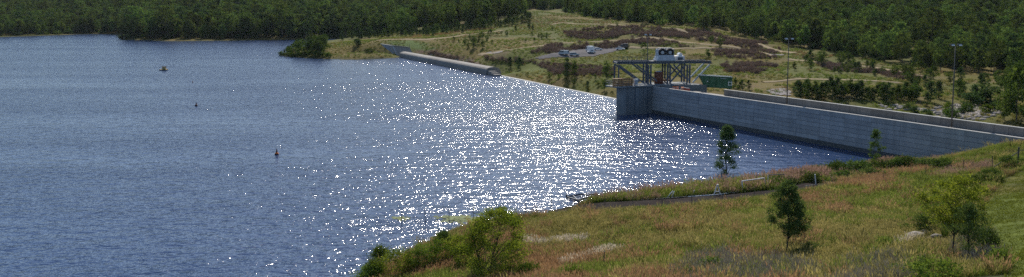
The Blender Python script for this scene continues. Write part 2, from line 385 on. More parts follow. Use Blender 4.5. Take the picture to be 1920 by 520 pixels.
# base colours of the ground itself
pxg, pyg = pix(gx, gy, GZ)
n1 = fbm(gx, gy, 30, 21); n2 = fbm(gx, gy, 8, 22); n3 = fbm(gx, gy, 70, 23)
def lerp(a, b, t): return a + (b-a)*t[..., None]
dry = np.array([0.128,0.098,0.022]); gr = np.array([0.074,0.090,0.012]); red = np.array([0.135,0.085,0.052]); brn = np.array([0.075,0.060,0.036]); lawn = np.array([0.085,0.108,0.012]); mud = np.array([0.14,0.11,0.085])
farm = gy > 165
col = lerp(dry*np.ones(gx.shape+(3,)), gr, np.clip((n1-0.36)*5, 0, 1)*0.8)
col = lerp(col, red, np.clip((n2-0.60)*5, 0, 1)*0.6)
col = np.where((farm & (pyg > 118) & (pxg < 1260))[..., None], lerp(col, gr*1.15, np.clip((n1-0.30)*4,0,1)*0.7), col)
col = np.where(farm[..., None], col, lerp(brn*np.ones(gx.shape+(3,)), gr*0.7, np.clip((n2-0.4)*4,0,1)*0.8))
isl = inpoly(pxg+(fbm(gx,gy,2.5,61)-.5)*26, pyg+(fbm(gx,gy,2.5,62)-.5)*16, LAWN) & ~farm & (gy > 25)
col = np.where(isl[..., None], lerp(lawn*np.ones(gx.shape+(3,)), dry*0.8, np.clip((n2-0.62)*5,0,1)*0.7), col)
grn = inpoly(pxg, pyg, [(735,78),(790,76),(812,92),(835,106),(790,98),(770,88),(735,84)]) & farm
col = np.where(grn[..., None], np.array([0.085,0.125,0.028]), col)
soil = inpoly(pxg, pyg, [(785,97),(815,96),(870,108),(925,126),(940,138),(905,130),(850,112),(790,104)]) & farm
col = np.where(soil[..., None], lerp(np.array([0.13,0.075,0.055])*np.ones(gx.shape+(3,)), np.array([0.2,0.17,0.15]), np.clip((n2-.5)*5,0,1)), col)
col = np.where(((GZ < 0.25) & (GZ > -1) & (gx < -50))[..., None] & farm[..., None], np.array([0.045,0.050,0.018]), col)
col4 = np.concatenate([col, np.ones(col.shape[:2]+(1,))], -1)
nx, ny = len(GX), len(GY); idx = np.arange(nx*ny).reshape(ny, nx)
F = np.stack([idx[:-1,:-1], idx[:-1,1:], idx[1:,1:], idx[1:,:-1]], -1).reshape(-1,4)
n = NT('hill ground'); a = n.n('Attribute', attribute_name='col'); v = n.coord()
f1 = n.noise(v, 0.5, 8, 0.75); f2 = n.noise(v, 3.0, 4, 0.7)
c = n.mix(0.85, a.outputs['Color'], n.ramp(f1, [(0.32,(0.22,0.24,0.22)),(0.5,(0.5,0.5,0.5)),(0.70,(0.74,0.70,0.66))]), 'OVERLAY')
c = n.mix(0.5, c, n.ramp(f2, [(0.3,(0.3,)*3),(0.7,(0.68,)*3)]), 'OVERLAY')
mg = n.pbr(c, 0.95, n.bump(n.math('ADD', f1, f2), 0.7, 0.35), 0, 0.1)
ground = link('ground', npmesh('ground', np.stack([gx,gy,GZ],-1).reshape(-1,3), F, [mg], None, {'col': ('POINT','FLOAT_COLOR', col4.reshape(-1,4))}, True)); tag(ground, kind='structure')

# ------------------------------------------------------------------ lake
PU = -WN                                                    # upstream direction of the wall
we = W0 + WD*130
lake_poly = [tuple(SP0 - SN*0.2 + SD*0), tuple(SP1 - SN*0.2 + SD*14), tuple(W0 + WN*1.0 + np.array([3,14])), tuple(W0+WN*0.4), tuple(we+WN*0.4), (200,-280), (-3000,-280), (-3000,2500), (-70,2500), (-60,700), (-75,530)]
n = NT('rippled lake water')
c0 = n.coord('Object', (0.55,1.0,1.0), (0,0,R(9))); c1 = n.coord('Object', (0.85,1.0,1.0), (0,0,R(-13))); c2 = n.coord('Object', (1.0,1.0,1.0), (0,0,R(22)))
h1 = n.noise(c0, 0.52, 2.0, 0.5); h2 = n.noise(c1, 1.35, 2.0, 0.55); h3 = n.noise(c2, 3.6, 2.0, 0.6)
h4 = n.noise(n.coord('Object', (0.22,1,1), (0,0,R(-6))), 0.03, 4, 0.65)
gust = n.ramp(h4, [(0.32,(0.50,)*3),(0.68,(1.25,)*3)])
h = n.math('ADD', n.math('ADD', n.math('MULTIPLY', h1, 0.95), n.math('MULTIPLY', h2, 0.44)), n.math('MULTIPLY', h3, 0.075))
h = n.math('MULTIPLY', h, gust)
p = n.n('BsdfPrincipled'); p.inputs['Base Color'].default_value = (0.022,0.046,0.112,1); p.inputs['Roughness'].default_value = 0.12
p.inputs['IOR'].default_value = 1.33; p.inputs['Specular IOR Level'].default_value = 0.5
n.l(n.bump(h, 1.0, 0.53), p.inputs['Normal']); M['water'] = n.surf(p.outputs[0])
lk = MB(); lk.add([(x,y,0.0) for x,y in lake_poly], [tuple(range(len(lake_poly)))])
me = bpy.data.meshes.new('lake'); me.from_pydata(lk.v, [], lk.f); me.materials.append(M['water'])
if me.polygons[0].normal.z < 0: me.flip_normals()
tag(link('lake', me), kind='structure')

# ------------------------------------------------------------------ tracks and hard stands laid on the ground
def gravel(name, a, b):
    n = NT(name); v = n.coord(); f = n.noise(v, 0.6, 8, 0.75)
    return n.pbr(n.ramp(f, [(0.3,a),(0.7,b)]), 0.95, n.bump(n.noise(v,6,3,.7), 0.4, 0.04), 0, 0.0)
M['asph'] = gravel('worn asphalt', (0.13,0.12,0.118), (0.19,0.178,0.172))
M['track'] = gravel('pale dirt track', (0.26,0.205,0.13), (0.37,0.30,0.20))
M['gravel'] = gravel('grey gravel', (0.20,0.18,0.165), (0.34,0.31,0.29))
M['bitumen'] = gravel('dark bitumen ramp', (0.022,0.019,0.017), (0.060,0.051,0.046))
TRK = []
def ribbon(name, pxs, width, mat, lift=0.3, step=1.5, jit=0.25, dmin=165, ncr=5):
    P = [hit(x, y, dmin)[:2] for x, y in pxs]; Q = []
    for a, b in zip(P[:-1], P[1:]):
        L = np.hypot(*(b-a)); k = max(1, int(L/step)); Q += [a+(b-a)*i/k for i in range(k)]
    Q.append(P[-1]); Q = np.array(Q)
    for _ in range(6): Q[1:-1] = (Q[:-2]+Q[1:-1]*2+Q[2:])/4
    TRK.append(([tuple(q) for q in Q[::3]]+[tuple(Q[-1])], width))
    T = np.gradient(Q, axis=0); T /= np.maximum(np.hypot(T[:,0],T[:,1])[:,None], 1e-6); Nn = np.stack([-T[:,1],T[:,0]],-1)
    rg = np.random.default_rng(len(pxs)*7+int(width*10)); V = []
    for k in range(ncr):
        s = (k/(ncr-1)-0.5)*width; e = Q + Nn*(s + (rg.normal(0,jit,len(Q))[:,None] if k in (0,ncr-1) else 0)*0.5)
        V.append(np.stack([e[:,0], e[:,1], gh(e[:,0],e[:,1])+lift*(0.3 if k in (0,ncr-1) else 1)],-1))
    V = np.stack(V,1).reshape(-1,3); m = len(Q); I = np.arange(m*ncr).reshape(m,ncr)
    Fq = np.stack([I[:-1,:-1],I[:-1,1:],I[1:,1:],I[1:,:-1]],-1).reshape(-1,4)
    return tag(link(name, npmesh(name, V, Fq, [mat], None, None, True)), kind='structure')
def pad(name, poly_px, mat, lift=0.15, step=1.5, dmin=165):
    P = np.array([hit(x,y,dmin)[:2] for x,y in poly_px]); lo = P.min(0)-step; hi = P.max(0)+step
    xs = np.arange(lo[0],hi[0]+step,step); ys = np.arange(lo[1],hi[1]+step,step); X,Y = np.meshgrid(xs,ys)
    ins = inpoly(X+(vnoise(X,Y,3,1)-.5)*1.5, Y+(vnoise(X,Y,3,2)-.5)*1.5, [tuple(p) for p in P]); I = np.arange(X.size).reshape(X.shape)
    k = ins[:-1,:-1]&ins[:-1,1:]&ins[1:,1:]&ins[1:,:-1]
    Fq = np.stack([I[:-1,:-1][k],I[:-1,1:][k],I[1:,1:][k],I[1:,:-1][k]],-1)
    V = np.stack([X,Y,gh(X,Y)+lift],-1).reshape(-1,3); u, inv = np.unique(Fq, return_inverse=True)
    return tag(link(name, npmesh(name, V[u], inv.reshape(Fq.shape), [mat], None, None, True)), kind='structure')
pad('car_park', [(992,112),(1030,102),(1075,94),(1110,88),(1165,88),(1180,92),(1150,99),(1120,106),(1080,110),(1040,109),(1015,113)], M['asph'], 0.2)
ribbon('dirt_track', [(705,77),(800,75),(870,66),(940,58)], 4, M['track'])
ribbon('dirt_track', [(1032,47),(1055,43),(1080,46),(1130,46),(1200,50),(1280,59),(1340,71),(1400,80),(1440,90),(1490,101)], 3.5, M['track'])
ribbon('dirt_track', [(900,102),(925,100),(960,94),(1030,84),(1110,79),(1200,71),(1260,76),(1330,85),(1390,92)], 3.2, M['track'])
ribbon('dirt_track', [(1180,90),(1300,92),(1380,93),(1420,97),(1450,106)], 3, M['track'])
ribbon('gravel_track', [(1438,103),(1470,104)], 6, M['gravel'])
ribbon('dirt_track', [(1430,155),(1500,148),(1600,152),(1690,157)], 2.2, M['track'])
ribbon('dirt_track', [(1480,112),(1560,120),(1640,127),(1700,138),(1745,147)], 3, M['track'])
pad('gravel_apron', [(1430,169),(1465,166),(1490,172),(1480,182),(1440,180)], M['gravel'])
pad('gravel_apron', [(900,101),(930,96),(948,98),(930,104)], M['gravel'])
ribbon('boat_ramp', ROAD_PX, 4.8, M['bitumen'], 0.16, 0.8, 0.5, 0, 7)

# ------------------------------------------------------------------ dam wall
WT, DK = 6.45, 5.25                                         # wall top, deck level
WL = 128.0
def wp(t, s): q = W0 + WD*t + WN*s; return (q[0], q[1])     # along the wall, towards downstream
dam = thing('dam_wall', 'long straight grey concrete dam wall with a roadway along its top', 'dam', (*W0, 0))
def under(o, root): o.parent = root; o.location = -root.location; return o
b = MB(); b.prism([wp(0,0.08), wp(WL,0.08), wp(WL,0.40), wp(0,0.40)], -10, WT-0.16); under(b.build('wall_core', M['joint']), dam)
b = MB(); b.prism([wp(0,0.40), wp(WL,0.40), wp(WL,9.6), wp(0,9.6)], -12, DK); under(b.build('deck', M['conc_par']), dam)
b = MB(); b.prism([wp(0.0,-0.04), wp(WL,-0.04), wp(WL,0.44), wp(0.0,0.44)], WT-0.16, WT); under(b.build('coping', M['conc_pale'], None, False, 0.02), dam)
BAY, LIFT, NB = 5.8, 0.79, 22; rg = np.random.default_rng(5)
Mw = Matrix(((WD[0], WN[0], 0), (WD[1], WN[1], 0), (0, 0, 1)))
pm = MB().box((0,0,0), (BAY-0.03, 0.10, LIFT-0.045), Mw).mesh('concrete_panel', M['conc_wall'], False, 0.012)
M['damp_shade'] = concrete('wet stained concrete with painted shade', (0.065,0.07,0.068), (0.12,0.12,0.115), (0.03,0.032,0.03))  # waterline stain with the shadow at the wall's foot painted into its colour
pmd = MB().box((0,0,0), (BAY-0.03, 0.10, LIFT-0.02), Mw).mesh('damp_shade_panel', M['damp_shade'], False, 0.012)
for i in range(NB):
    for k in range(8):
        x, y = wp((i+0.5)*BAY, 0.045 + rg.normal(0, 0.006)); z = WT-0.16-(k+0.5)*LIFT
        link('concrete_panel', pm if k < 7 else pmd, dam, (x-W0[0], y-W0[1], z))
pb = MB().box((0,0,0), (BAY-0.03, 0.10, 2.0), Mw).mesh('footing_panel', M['conc_dark'], False, 0.012)
for i in range(NB):
    x, y = wp((i+0.5)*BAY, 0.06); link('footing_panel', pb, dam, (x-W0[0], y-W0[1], WT-0.16-8*LIFT-1.01))
RP0 = 15.0                                                  # the rear parapet starts beyond the gantry
b = MB(); b.prism([wp(RP0,9.0), wp(WL,9.0), wp(WL,9.3), wp(RP0,9.3)], DK, 6.52); under(b.build('rear_parapet', M['joint']), dam)
b = MB(); b.prism([wp(RP0-.05,8.86), wp(WL,8.86), wp(WL,9.36), wp(RP0-.05,9.36)], 6.52, 6.64); under(b.build('rear_coping', M['conc_pale'], None, False, 0.02), dam)
pp = MB().box((0,0,0), (2.37, 0.10, 1.25), Mw).mesh('parapet_panel', M['conc_par'], False, 0.012)
for i in range(47):
    x, y = wp(RP0+(i+0.5)*2.4, 8.97); link('parapet_panel', pp, dam, (x-W0[0], y-W0[1], DK+0.64))

# ------------------------------------------------------------------ intake tower with its working deck
TU = PU; TV = -WD                                           # upstream, and away along the dam
def tp(u, v): q = W0 + TU*u + TV*v; return (q[0], q[1])
TL, TW, TT = 8.6, 3.4, 6.55
tower = thing('intake_tower', 'dark stained concrete intake tower with rounded nose at the end of the dam wall', 'tower', (*W0, 0))
nose = [tp(TL-1.2+1.2*math.sin(a), TW/2-1.7*math.cos(a)) for a in np.linspace(0, PI, 11)]
b = MB(); b.prism([tp(-1.2, 0.06)] + [tp(0.2,0.06)] + nose + [tp(-1.2, TW)], -10, TT); under(b.build('pier', M['conc_dark'], None, False, 0.04), tower)
for k in range(6):                                          # cast concrete strips on the side that faces the lookout
    u0 = 0.25+k*1.18; b = MB()
    b.prism([tp(u0,-0.05), tp(u0+1.12,-0.05), tp(u0+1.12,0.05), tp(u0,0.05)], -2, TT-0.25); under(b.build('concrete_strip', M['conc_dark'], None, False, 0.02), tower)
for u0 in (1.4, 4.94):
    b = MB(); b.prism([tp(u0-.02,-0.16), tp(u0+.10,-0.16), tp(u0+.10,-0.04), tp(u0-.02,-0.04)], -2, TT+.1); under(b.build('gate_guide', M['steel']), tower)
b = MB(); b.prism([tp(TL+1.6,-0.5), tp(TL+1.6,TW+1.4), tp(-10,TW+4), tp(-10,-0.3), tp(0.1,-0.3)], TT-0.12, TT+0.16)
under(b.build('deck_slab', M['conc_dark'], None, False, 0.03), tower)
b = MB(); b.prism([tp(-13,-4), tp(-1.5,0.6), tp(-1.5,TW+2), tp(-13,TW+3)], -10, TT); under(b.build('deck_support', M['conc_dark']), tower)
ZT = TT+0.16
def railing(root, A, B, z, h=1.1, mat='steel', step=1.5, rails=(0.55,1.0), off=(0,0,0), r=0.035):
    A = Vector((*A[:2], z)); B = Vector((*B[:2], z)); L = (B-A).length; k = max(1, round(L/step)); off = Vector(off)
    for i in range(k+1):
        p = A+(B-A)*i/k-off; MB().tube([p, p+Vector((0,0,h))], r, 5).build('rail_post', M[mat], root)
    for q in rails:
        e = Vector((0,0,h*q)); MB().tube([A+e-off, B+e-off], r, 5).build('rail', M[mat], root)
rl = thing('walkway_railing', 'grey steel railing round the overhanging end of the intake tower', 'railing', (*tp(TL,0), ZT))
o3 = tuple(rl.location)
railing(rl, tp(TL+1.5,-0.45), tp(1.0,-0.25), ZT, off=o3); railing(rl, tp(TL+1.5,-0.45), tp(TL+1.5,TW+1.3), ZT, off=o3); railing(rl, tp(TL+1.5,TW+1.3), tp(2,TW+1.6), ZT, off=o3)
# rust orange stop-log frames standing on the tower end
for k, (u, v, wd, hh) in enumerate([(9.2,1.0,2.3,1.75),(6.3,1.3,2.6,1.65)]):
    lab = ['orange brown steel stop log frame at the outer end of the intake tower', 'orange brown steel stop log frame nearer the gantry columns on the intake tower'][k]
    x, y = tp(u, v); f = thing('gate_frame', lab, 'steel frame', (x, y, ZT), math.atan2(TU[1], TU[0]), 'stop log frames on the tower')
    for s in (-1, 1): MB().box((s*wd/2, 0, hh/2), (0.22,0.5,hh)).build('upright', M['orange'], f)
    for j in range(4): MB().box((0, 0, 0.22+j*0.42), (wd-0.2,0.36,0.34)).build('beam', M['orange'], f)
    MB().box((0,0,hh+0.06), (wd+0.3,0.6,0.12)).build('head_beam', M['orange'], f)
x, y = tp(3.9, 1.3); cb = thing('control_cabinet', 'small white control cabinet beside the orange frames on the tower', 'cabinet', (x,y,ZT), 0.3)
MB().box((0,0,0.75),(0.9,0.6,1.3)).build('body', M['white'], cb, False, 0.03); MB().box((0,0,1.46),(1.1,0.8,0.12)).build('lid', M['lamp'], cb); MB().box((0,-0.32,0.75),(0.7,0.03,1.1)).build('door', M['steel_l'], cb)

# ------------------------------------------------------------------ gantry
GA = R(7.0); gc = atD(1240, 150, 207.5); GZ0 = ZT; GT = 12.15
g = thing('gantry', 'blue grey steel gantry with raking braces standing on the intake tower deck', 'gantry', (gc[0], gc[1], GZ0), GA)
ht = GT-GZ0
def ibeam(name, p, q, w, h, mat, par, web=0.05):
    p = Vector(p); q = Vector(q); b = MB(); t = (q-p).normalized(); a = t.cross(Vector((0,0,1)) if abs(t.z) < 0.95 else Vector((0,1,0))).normalized(); up = a.cross(t)
    for s in (-1, 1): b.beam(p+up*s*(h/2-web/2), q+up*s*(h/2-web/2), w, web)
    b.beam(p, q, web*1.2, h-2*web-0.004); return b.build(name, mat, par)
for s in (-1, 1):
    ibeam('girder', (-11.6, s*2.1, ht-0.28), (11.8, s*2.1, ht-0.28), 0.40, 0.54, M['steel'], g)
    MB().box((0.1, s*2.1, ht+0.06), (23.2,0.10,0.14)).build('crane_rail', M['galv'], g)
    for a in (-3.6, 1.2, 6.1):
        for e in (-0.32, 0.32): ibeam('column', (a+e, s*2.1, 0), (a+e, s*2.1, ht-0.78), 0.36, 0.30, M['steel'], g)
        MB().box((a, s*2.1, 0.06), (1.3,0.8,0.12)).build('base_plate', M['steel'], g)
        for z in (1.3, 2.7, 4.0): MB().box((a, s*2.1, z), (0.62,0.06,0.16)).build('batten', M['steel'], g)
    for (a0, z0, a1, z1) in [(-11.2, ht-0.8, -5.0, 0.25), (-6.8, ht-0.8, -1.2, 0.3), (5.4, ht-0.8, 1.5, 0.3), (11.4, ht-0.8, 7.2, 0.3), (2.3, ht-0.8, 5.6, 1.2)]:
        MB().beam((a0, s*2.1, z0), (a1, s*2.1, z1), 0.30, 0.34).build('raking_brace', M['steel'] if a0 < 8 else M['steel_l'], g)
    ibeam('column', (-11.2, s*2.1, 0.1), (-11.2, s*2.1, ht-0.78), 0.32, 0.32, M['steel'], g)
for a in np.linspace(-11.5, 11.7, 9): MB().box((a, 0, ht-0.3), (0.22,3.7,0.34)).build('cross_beam', M['steel'], g)
for k in range(3,6): MB().box((-11.5+2.9*(k+0.5), 0, ht-0.04), (2.85,3.6,0.06)).build('grating', M['greyp'], g)
for s in (-0.28, 0.28): MB().tube([(-3.95, -2.35+0*s, 0.1), (-3.95, -2.35, ht)] if False else [(-4.35+s, -2.2, 0.1), (-4.35+s, -2.2, ht+1.0)], 0.04, 5).build('ladder_stile', M['galv'], g)
for k in range(14): MB().tube([(-4.63, -2.2, 0.4+k*0.38), (-4.07, -2.2, 0.4+k*0.38)], 0.025, 4).build('ladder_rung', M['galv'], g)
for s in (-1, 1):
    for k in range(9): MB().tube([(-11.4+k*1.15, s*2.32, ht), (-11.4+k*1.15, s*2.32, ht+0.95)], 0.035, 5).build('guard_post', M['steel'], g)
    MB().tube([(-11.4, s*2.32, ht+0.93), (-2.2, s*2.32, ht+0.93)], 0.035, 5).build('guard_rail', M['steel'], g)
for a in (-0.2, 0.2, 1.5, 1.9): MB().tube([(a, 0.2, ht-0.1), (a, 0.2, 0.9)], 0.03, 4).build('hoist_cable', M['black'], g)
MB().box((0.85, 0.2, 0.7), (2.4,0.5,0.45)).build('lifting_beam', M['orange'], g)
tr = thing('gantry_railing', 'thin pale railing along the top right end of the gantry', 'railing', (gc[0], gc[1], GT), GA)
for s in (-1, 1):
    for k in range(7): MB().tube([(5.6+k, s*2.35, -0.1), (5.6+k, s*2.35, 1.15)], 0.05, 5).build('rail_post', M['orange'], tr)
    for z in (0.6, 1.12): MB().tube([(5.6, s*2.35, z), (11.6, s*2.35, z)], 0.04, 5).build('rail', M['orange'], tr)
wi = thing('winch_trolley', 'pale grey winch trolley with twin black cable drums on top of the gantry', 'winch', (gc[0], gc[1], GT+0.13), GA)
b = MB(); b.add([(-1.7,-1.9,0),(3.0,-1.9,0),(3.0,1.9,0),(-1.7,1.9,0),(-1.1,-1.5,1.35),(2.5,-1.5,1.35),(2.5,1.5,1.35),(-1.1,1.5,1.35)], [(0,1,5,4),(1,2,6,5),(2,3,7,6),(3,0,4,7),(4,5,6,7),(3,2,1,0)])
b.build('base_housing', M['steel_l'], wi, False, 0.05)
for a in (-0.2, 1.7):
    d = MB().cyl((a,0,1.95), 0.85, 2.2, 18, 'y').build('drum', M['black'], wi)
    for s in (-1, 1):
        MB().cyl((a,s*1.18,1.95), 1.0, 0.12, 18, 'y').build('flange', M['black'], d)
        MB().cyl((a,s*1.28,1.95), 0.40, 0.10, 14, 'y').build('hub', M['steel_l'], d)
for a in (-1.15, 0.75, 2.65): MB().box((a,0,1.9), (0.16,2.4,1.7)).build('bearing_frame', M['steel_l'], wi)
MB().box((0.75,0,2.98), (3.6,0.5,0.14)).build('top_bar', M['steel_l'], wi)
hs = thing('hoist_motor_housing', 'small white motor housing beside the cable drums on the gantry', 'motor housing', (gc[0]+4.3*math.cos(GA), gc[1]+4.3*math.sin(GA), GT+0.13), GA)
MB().box((0,0,0.55),(2.3,2.4,1.1)).build('body', M['white'], hs, False, 0.12); MB().cyl((0.2,0,1.32),0.5,1.4,12,'y').build('motor', M['lamp'], hs); MB().box((0,-1.25,0.5),(1.2,0.06,0.6)).build('louvre', M['steel'], hs)
# things on the deck round the gantry
q = atD(1235, 150, 206.0); tk = thing('rusty_tank', 'rust red upright steel tank between the gantry columns', 'tank', (q[0], q[1], ZT), 0.2)
MB().cyl((0,0,1.45),1.08,2.9,18).build('shell', M['rust'], tk, True)
for z in (0.2,1.0,1.9,2.75): MB().cyl((0,0,z),1.12,0.10,18).build('hoop', M['rust'], tk)
MB().cyl((0,0,2.98),0.75,0.16,14,r2=0.5).build('lid', M['steel_l'], tk); MB().tube([(-.3,0,3.0),(0,0,3.6),(.3,0,3.0)],0.04,5).build('lifting_eye', M['galv'], tk)
# green hopper bin
q = atD(1341, 160, 206.5); bn = thing('green_hopper_bin', 'dark green steel hopper bin with one sloping end behind the dam wall', 'bin', (q[0], q[1], 5.3), -0.12)
b = MB(); prof = [(-4.1,3.45),(-2.6,0.55),(3.9,0.25),(3.9,3.05)]
n4 = 4; vs = [(a,s*1.2,z) for s in (-1,1) for a,z in prof]; b.add(vs, [(0,1,2,3),(7,6,5,4)]+[(i,4+i,4+(i+1)%4,(i+1)%4) for i in range(4)]); b.build('body', M['green'], bn, False, 0.04)
for s in (-1,1): MB().beam((-4.15,s*1.24,3.50),(3.95,s*1.24,3.10),0.14,0.14).build('rim', M['steel_l'], bn)
for a in (-1.6,0.1,1.8,3.4): MB().beam((a,-1.25,0.5),(a,-1.25,3.1),0.08,0.12).build('rib', M['green'], bn)
MB().box((3.35,-1.275,1.5),(0.95,0.04,0.95)).build('placard', M['white'], bn); MB().cyl((3.35,-1.305,1.5),0.32,0.03,16,'y').build('placard_disc', M['green'], bn)
MB().cyl((-2.0,-1.25,2.0),0.16,0.06,12,'y').build('lug', M['white'], bn); MB().box((1.75,-1.33,2.75),(1.3,0.06,0.10)).build('stencil_bar', M['steel_l'], bn)
for a in (-2.2,3.4):
    for s in (-1,1): MB().box((a,s*0.9,0.15),(0.25,0.25,0.4)).build('leg', M['black'], bn)
def barrel(px, py, D, col, label, hgt=1.0):
    q = atD(px, py, D); t = thing('traffic_barrel', label, 'barrel', (q[0], q[1], DK if D < 205.5 else ZT), 0, 'barrels on the dam deck')
    MB().cyl((0,0,hgt/2),0.34,hgt,14,r2=0.27).build('body', M[col], t); 
    for z in (0.35,0.7): MB().cyl((0,0,z*hgt),0.335,0.10,14,r2=0.32).build('band', M['white'], t)
    MB().cyl((0,0,0.04),0.45,0.08,10).build('foot', M['black'], t)
q = W0+WD*2.0
def deckthing(px, D): x = (px-960)/FPX*D; return x
for px, s, t, label, c in [(1293,3.0,4.4,'bright orange plastic barrel just right of the gantry columns','hiviz'),(1297,3.4,5.0,'bright orange barrel touching another, right of the gantry','hiviz'),(1321,3.2,7.3,'orange barrel below the sloping end of the green bin','hiviz')]:
    x, y = wp(t, s); tt = thing('traffic_barrel', label, 'barrel', (x, y, DK), 0, 'barrels on the dam deck')
    MB().cyl((0,0,0.72),0.44,1.44,14,r2=0.36).build('body', M[c], tt); 
    for z in (0.6,1.1): MB().cyl((0,0,z),0.425,0.12,14,r2=0.41).build('band', M['white'], tt)
    MB().cyl((0,0,0.04),0.55,0.08,10).build('foot', M['black'], tt)
x, y = wp(8.6, 3.4); br = thing('road_barrier', 'faded red plastic road barrier in front of the green bin', 'barrier', (x, y, DK), math.atan2(WD[1], WD[0]))
b = MB(); b.sweep([(-0.35,0),(0.35,0),(0.14,0.5),(0.1,1.3),(-0.1,1.3),(-0.14,0.5)], (-1.1,0), (1.1,0), (0,1)); b.build('body', M['redp'], br, False, 0.02); MB().box((0,0.0,1.36),(1.9,0.1,0.10)).build('top_rail', M['white'], br)
# light poles
def light_pole(px, t, s, label, top_py, zb):
    x, y = wp(t, s); Lh = 12.0
    P = np.linspace(6, 20, 400); _, pyy = pix(np.full(400,x), np.full(400,y), zb+P); Lh = float(P[np.argmin(abs(pyy-top_py))])
    r = thing('light_pole', label, 'light pole', (x, y, zb), 0, 'light poles along the dam')
    MB().tube([(0,0,0.1),(0,0,Lh*0.5),(0,0,Lh)], [0.13,0.10,0.07], 8).build('pole', M['pole'], r, True)
    MB().cyl((0,0,0.08),0.28,0.16,10).build('base_plate', M['pole'], r)
    MB().tube([(-0.75,0,Lh),(0.75,0,Lh)],0.05,6).build('cross_arm', M['pole'], r)
    for a in (-0.6,0.6):
        h = MB().box((a,-0.12,Lh+0.16),(0.62,0.5,0.26), Matrix.Rotation(R(-12),3,'X')).build('floodlight', M['greyp'], r, False, 0.03)
        MB().box((a,-0.40,Lh+0.12),(0.5,0.04,0.28), Matrix.Rotation(R(-35),3,'X')).build('lens', M['lamp'], h)
    return r
def wall_t(px, s):                                          # wall station seen at column px
    ts = np.linspace(-5, WL, 3000); q = W0[None]+WD[None]*ts[:,None]+WN[None]*s; return float(ts[np.argmin(abs(960+FPX*q[:,0]/(q[:,1]*cp)-px))])
light_pole(1478, wall_t(1481, 7.9), 7.9, 'tall thin grey light pole at the middle of the dam roadway', 74, DK)
light_pole(1790, wall_t(1795, 7.9), 7.9, 'tall thin grey light pole on the dam nearest the right side', 86, DK)
light_pole(1253, -6.5, 3.0, 'tall thin light pole rising above the winch on the gantry', 66, ZT)

# ------------------------------------------------------------------ spillway, rounded crest gate and far abutment
sw = thing('spillway_weir', 'low straight concrete spillway crest at lake level beyond the glittering water', 'spillway', (*SP0, 0))
SL = float(np.hypot(*(SP1-SP0)))
prof = [(-0.35,-3),(-0.35,0.02),(-0.1,0.10),(0.6,0.08),(1.4,-0.35),(3,-1.8),(6,-5),(8,-9),(-0.35,-9)]
for k in range(14):
    t0, t1 = -6+(SL+20)*k/14, -6+(SL+20)*(k+1)/14-0.04
    under(MB().sweep(prof, SP0+SD*t0, SP0+SD*t1, SN).build('crest_block', M['conc_pale']), sw)
FA, FB = atz(757,107.5,0)[:2]-SN*2.2, atz(915,140.5,0)[:2]-SN*0.6
FD = (FB-FA)/np.hypot(*(FB-FA)); FN = np.array([-FD[1],FD[0]]); FL = float(np.hypot(*(FB-FA)))
fb = thing('rounded_crest_gate', 'long grey half round concrete crest lying along the far end of the spillway', 'weir crest', (*FA, 0))
prof = [(-0.1,-2),(-0.1,1.5),(0.1,2.05),(0.6,2.5),(1.6,2.8),(3.0,2.88),(4.2,2.65),(5.2,2.1),(5.8,1.2),(6.0,0),(6.0,-2)]
for k in range(10):
    under(MB().sweep(prof, FA+FD*FL*k/10, FA+FD*(FL*(k+1)/10-0.05), FN).build('crest_segment', M['conc_par'], None, False), fb)
for k, (d, s, hh) in enumerate([(2.0,5.6,1.5),(4.4,6.0,1.0),(6.8,6.6,0.6)]):
    p = FB + FD*d; st = tag(MB().box((p[0]+FN[0]*1.6,p[1]+FN[1]*1.6,hh/2-0.5),(2.2,2.6,hh+1.0), Matrix(((FD[0],FN[0],0),(FD[1],FN[1],0),(0,0,1)))).build('concrete_block', M['conc_par'], None, False, 0.06),
        ['tall grey block at the near end of the rounded crest','middle grey block stepping down from the rounded crest','lowest grey block stepping down from the rounded crest'][k], 'concrete block', 'stepped blocks by the crest')
ab = thing('abutment_wall', 'grey concrete abutment wall with splayed wings at the far end of the spillway', 'retaining wall', (*FA, 0))
A0 = atz(746,107,0)[:2]; A1 = atz(776,104,0)[:2]; 
def quadwall(name, P, th, mat, par):                        # four 3-D corners given thickness away from the viewer
    P = [Vector(p) for p in P]; n_ = (P[1]-P[0]).cross(P[3]-P[0]).normalized()
    if n_.y < 0: n_ = -n_
    return under(MB().add(P+[p+n_*th for p in P], [(0,1,2,3),(7,6,5,4)]+[(i,4+i,4+(i+1)%4,(i+1)%4) for i in range(4)]).build(name, mat), par)
Dm = float(A0[1])
pA, pB, pC, pD = atD(745,107,Dm+1), atD(776,105,Dm+5), atD(768,89,Dm+7), atD(735,86,Dm+4)
quadwall('face_wall', [pA,pB,pC,pD], 1.0, M['conc_par'], ab)
quadwall('wing_wall', [atD(744.5,107,Dm+1),pD,atD(714,83,Dm+26),atD(718,87,Dm+24)], 0.6, M['conc_wall'], ab)
for p_, q_ in ((pD,pC),(atD(714,83,Dm+26),pD)): 
    b = MB(); b.beam(Vector(p_)+Vector((0,-.1,.12)), Vector(q_)+Vector((0,-.1,.12)), 0.6, 0.22); under(b.build('coping', M['conc_pale']), ab)
for p_ in (pC, pD): under(MB().tube([Vector(p_)+Vector((0,0,.2)), Vector(p_)+Vector((0,0,1.7))],0.10,6).build('post', M['post']), ab)

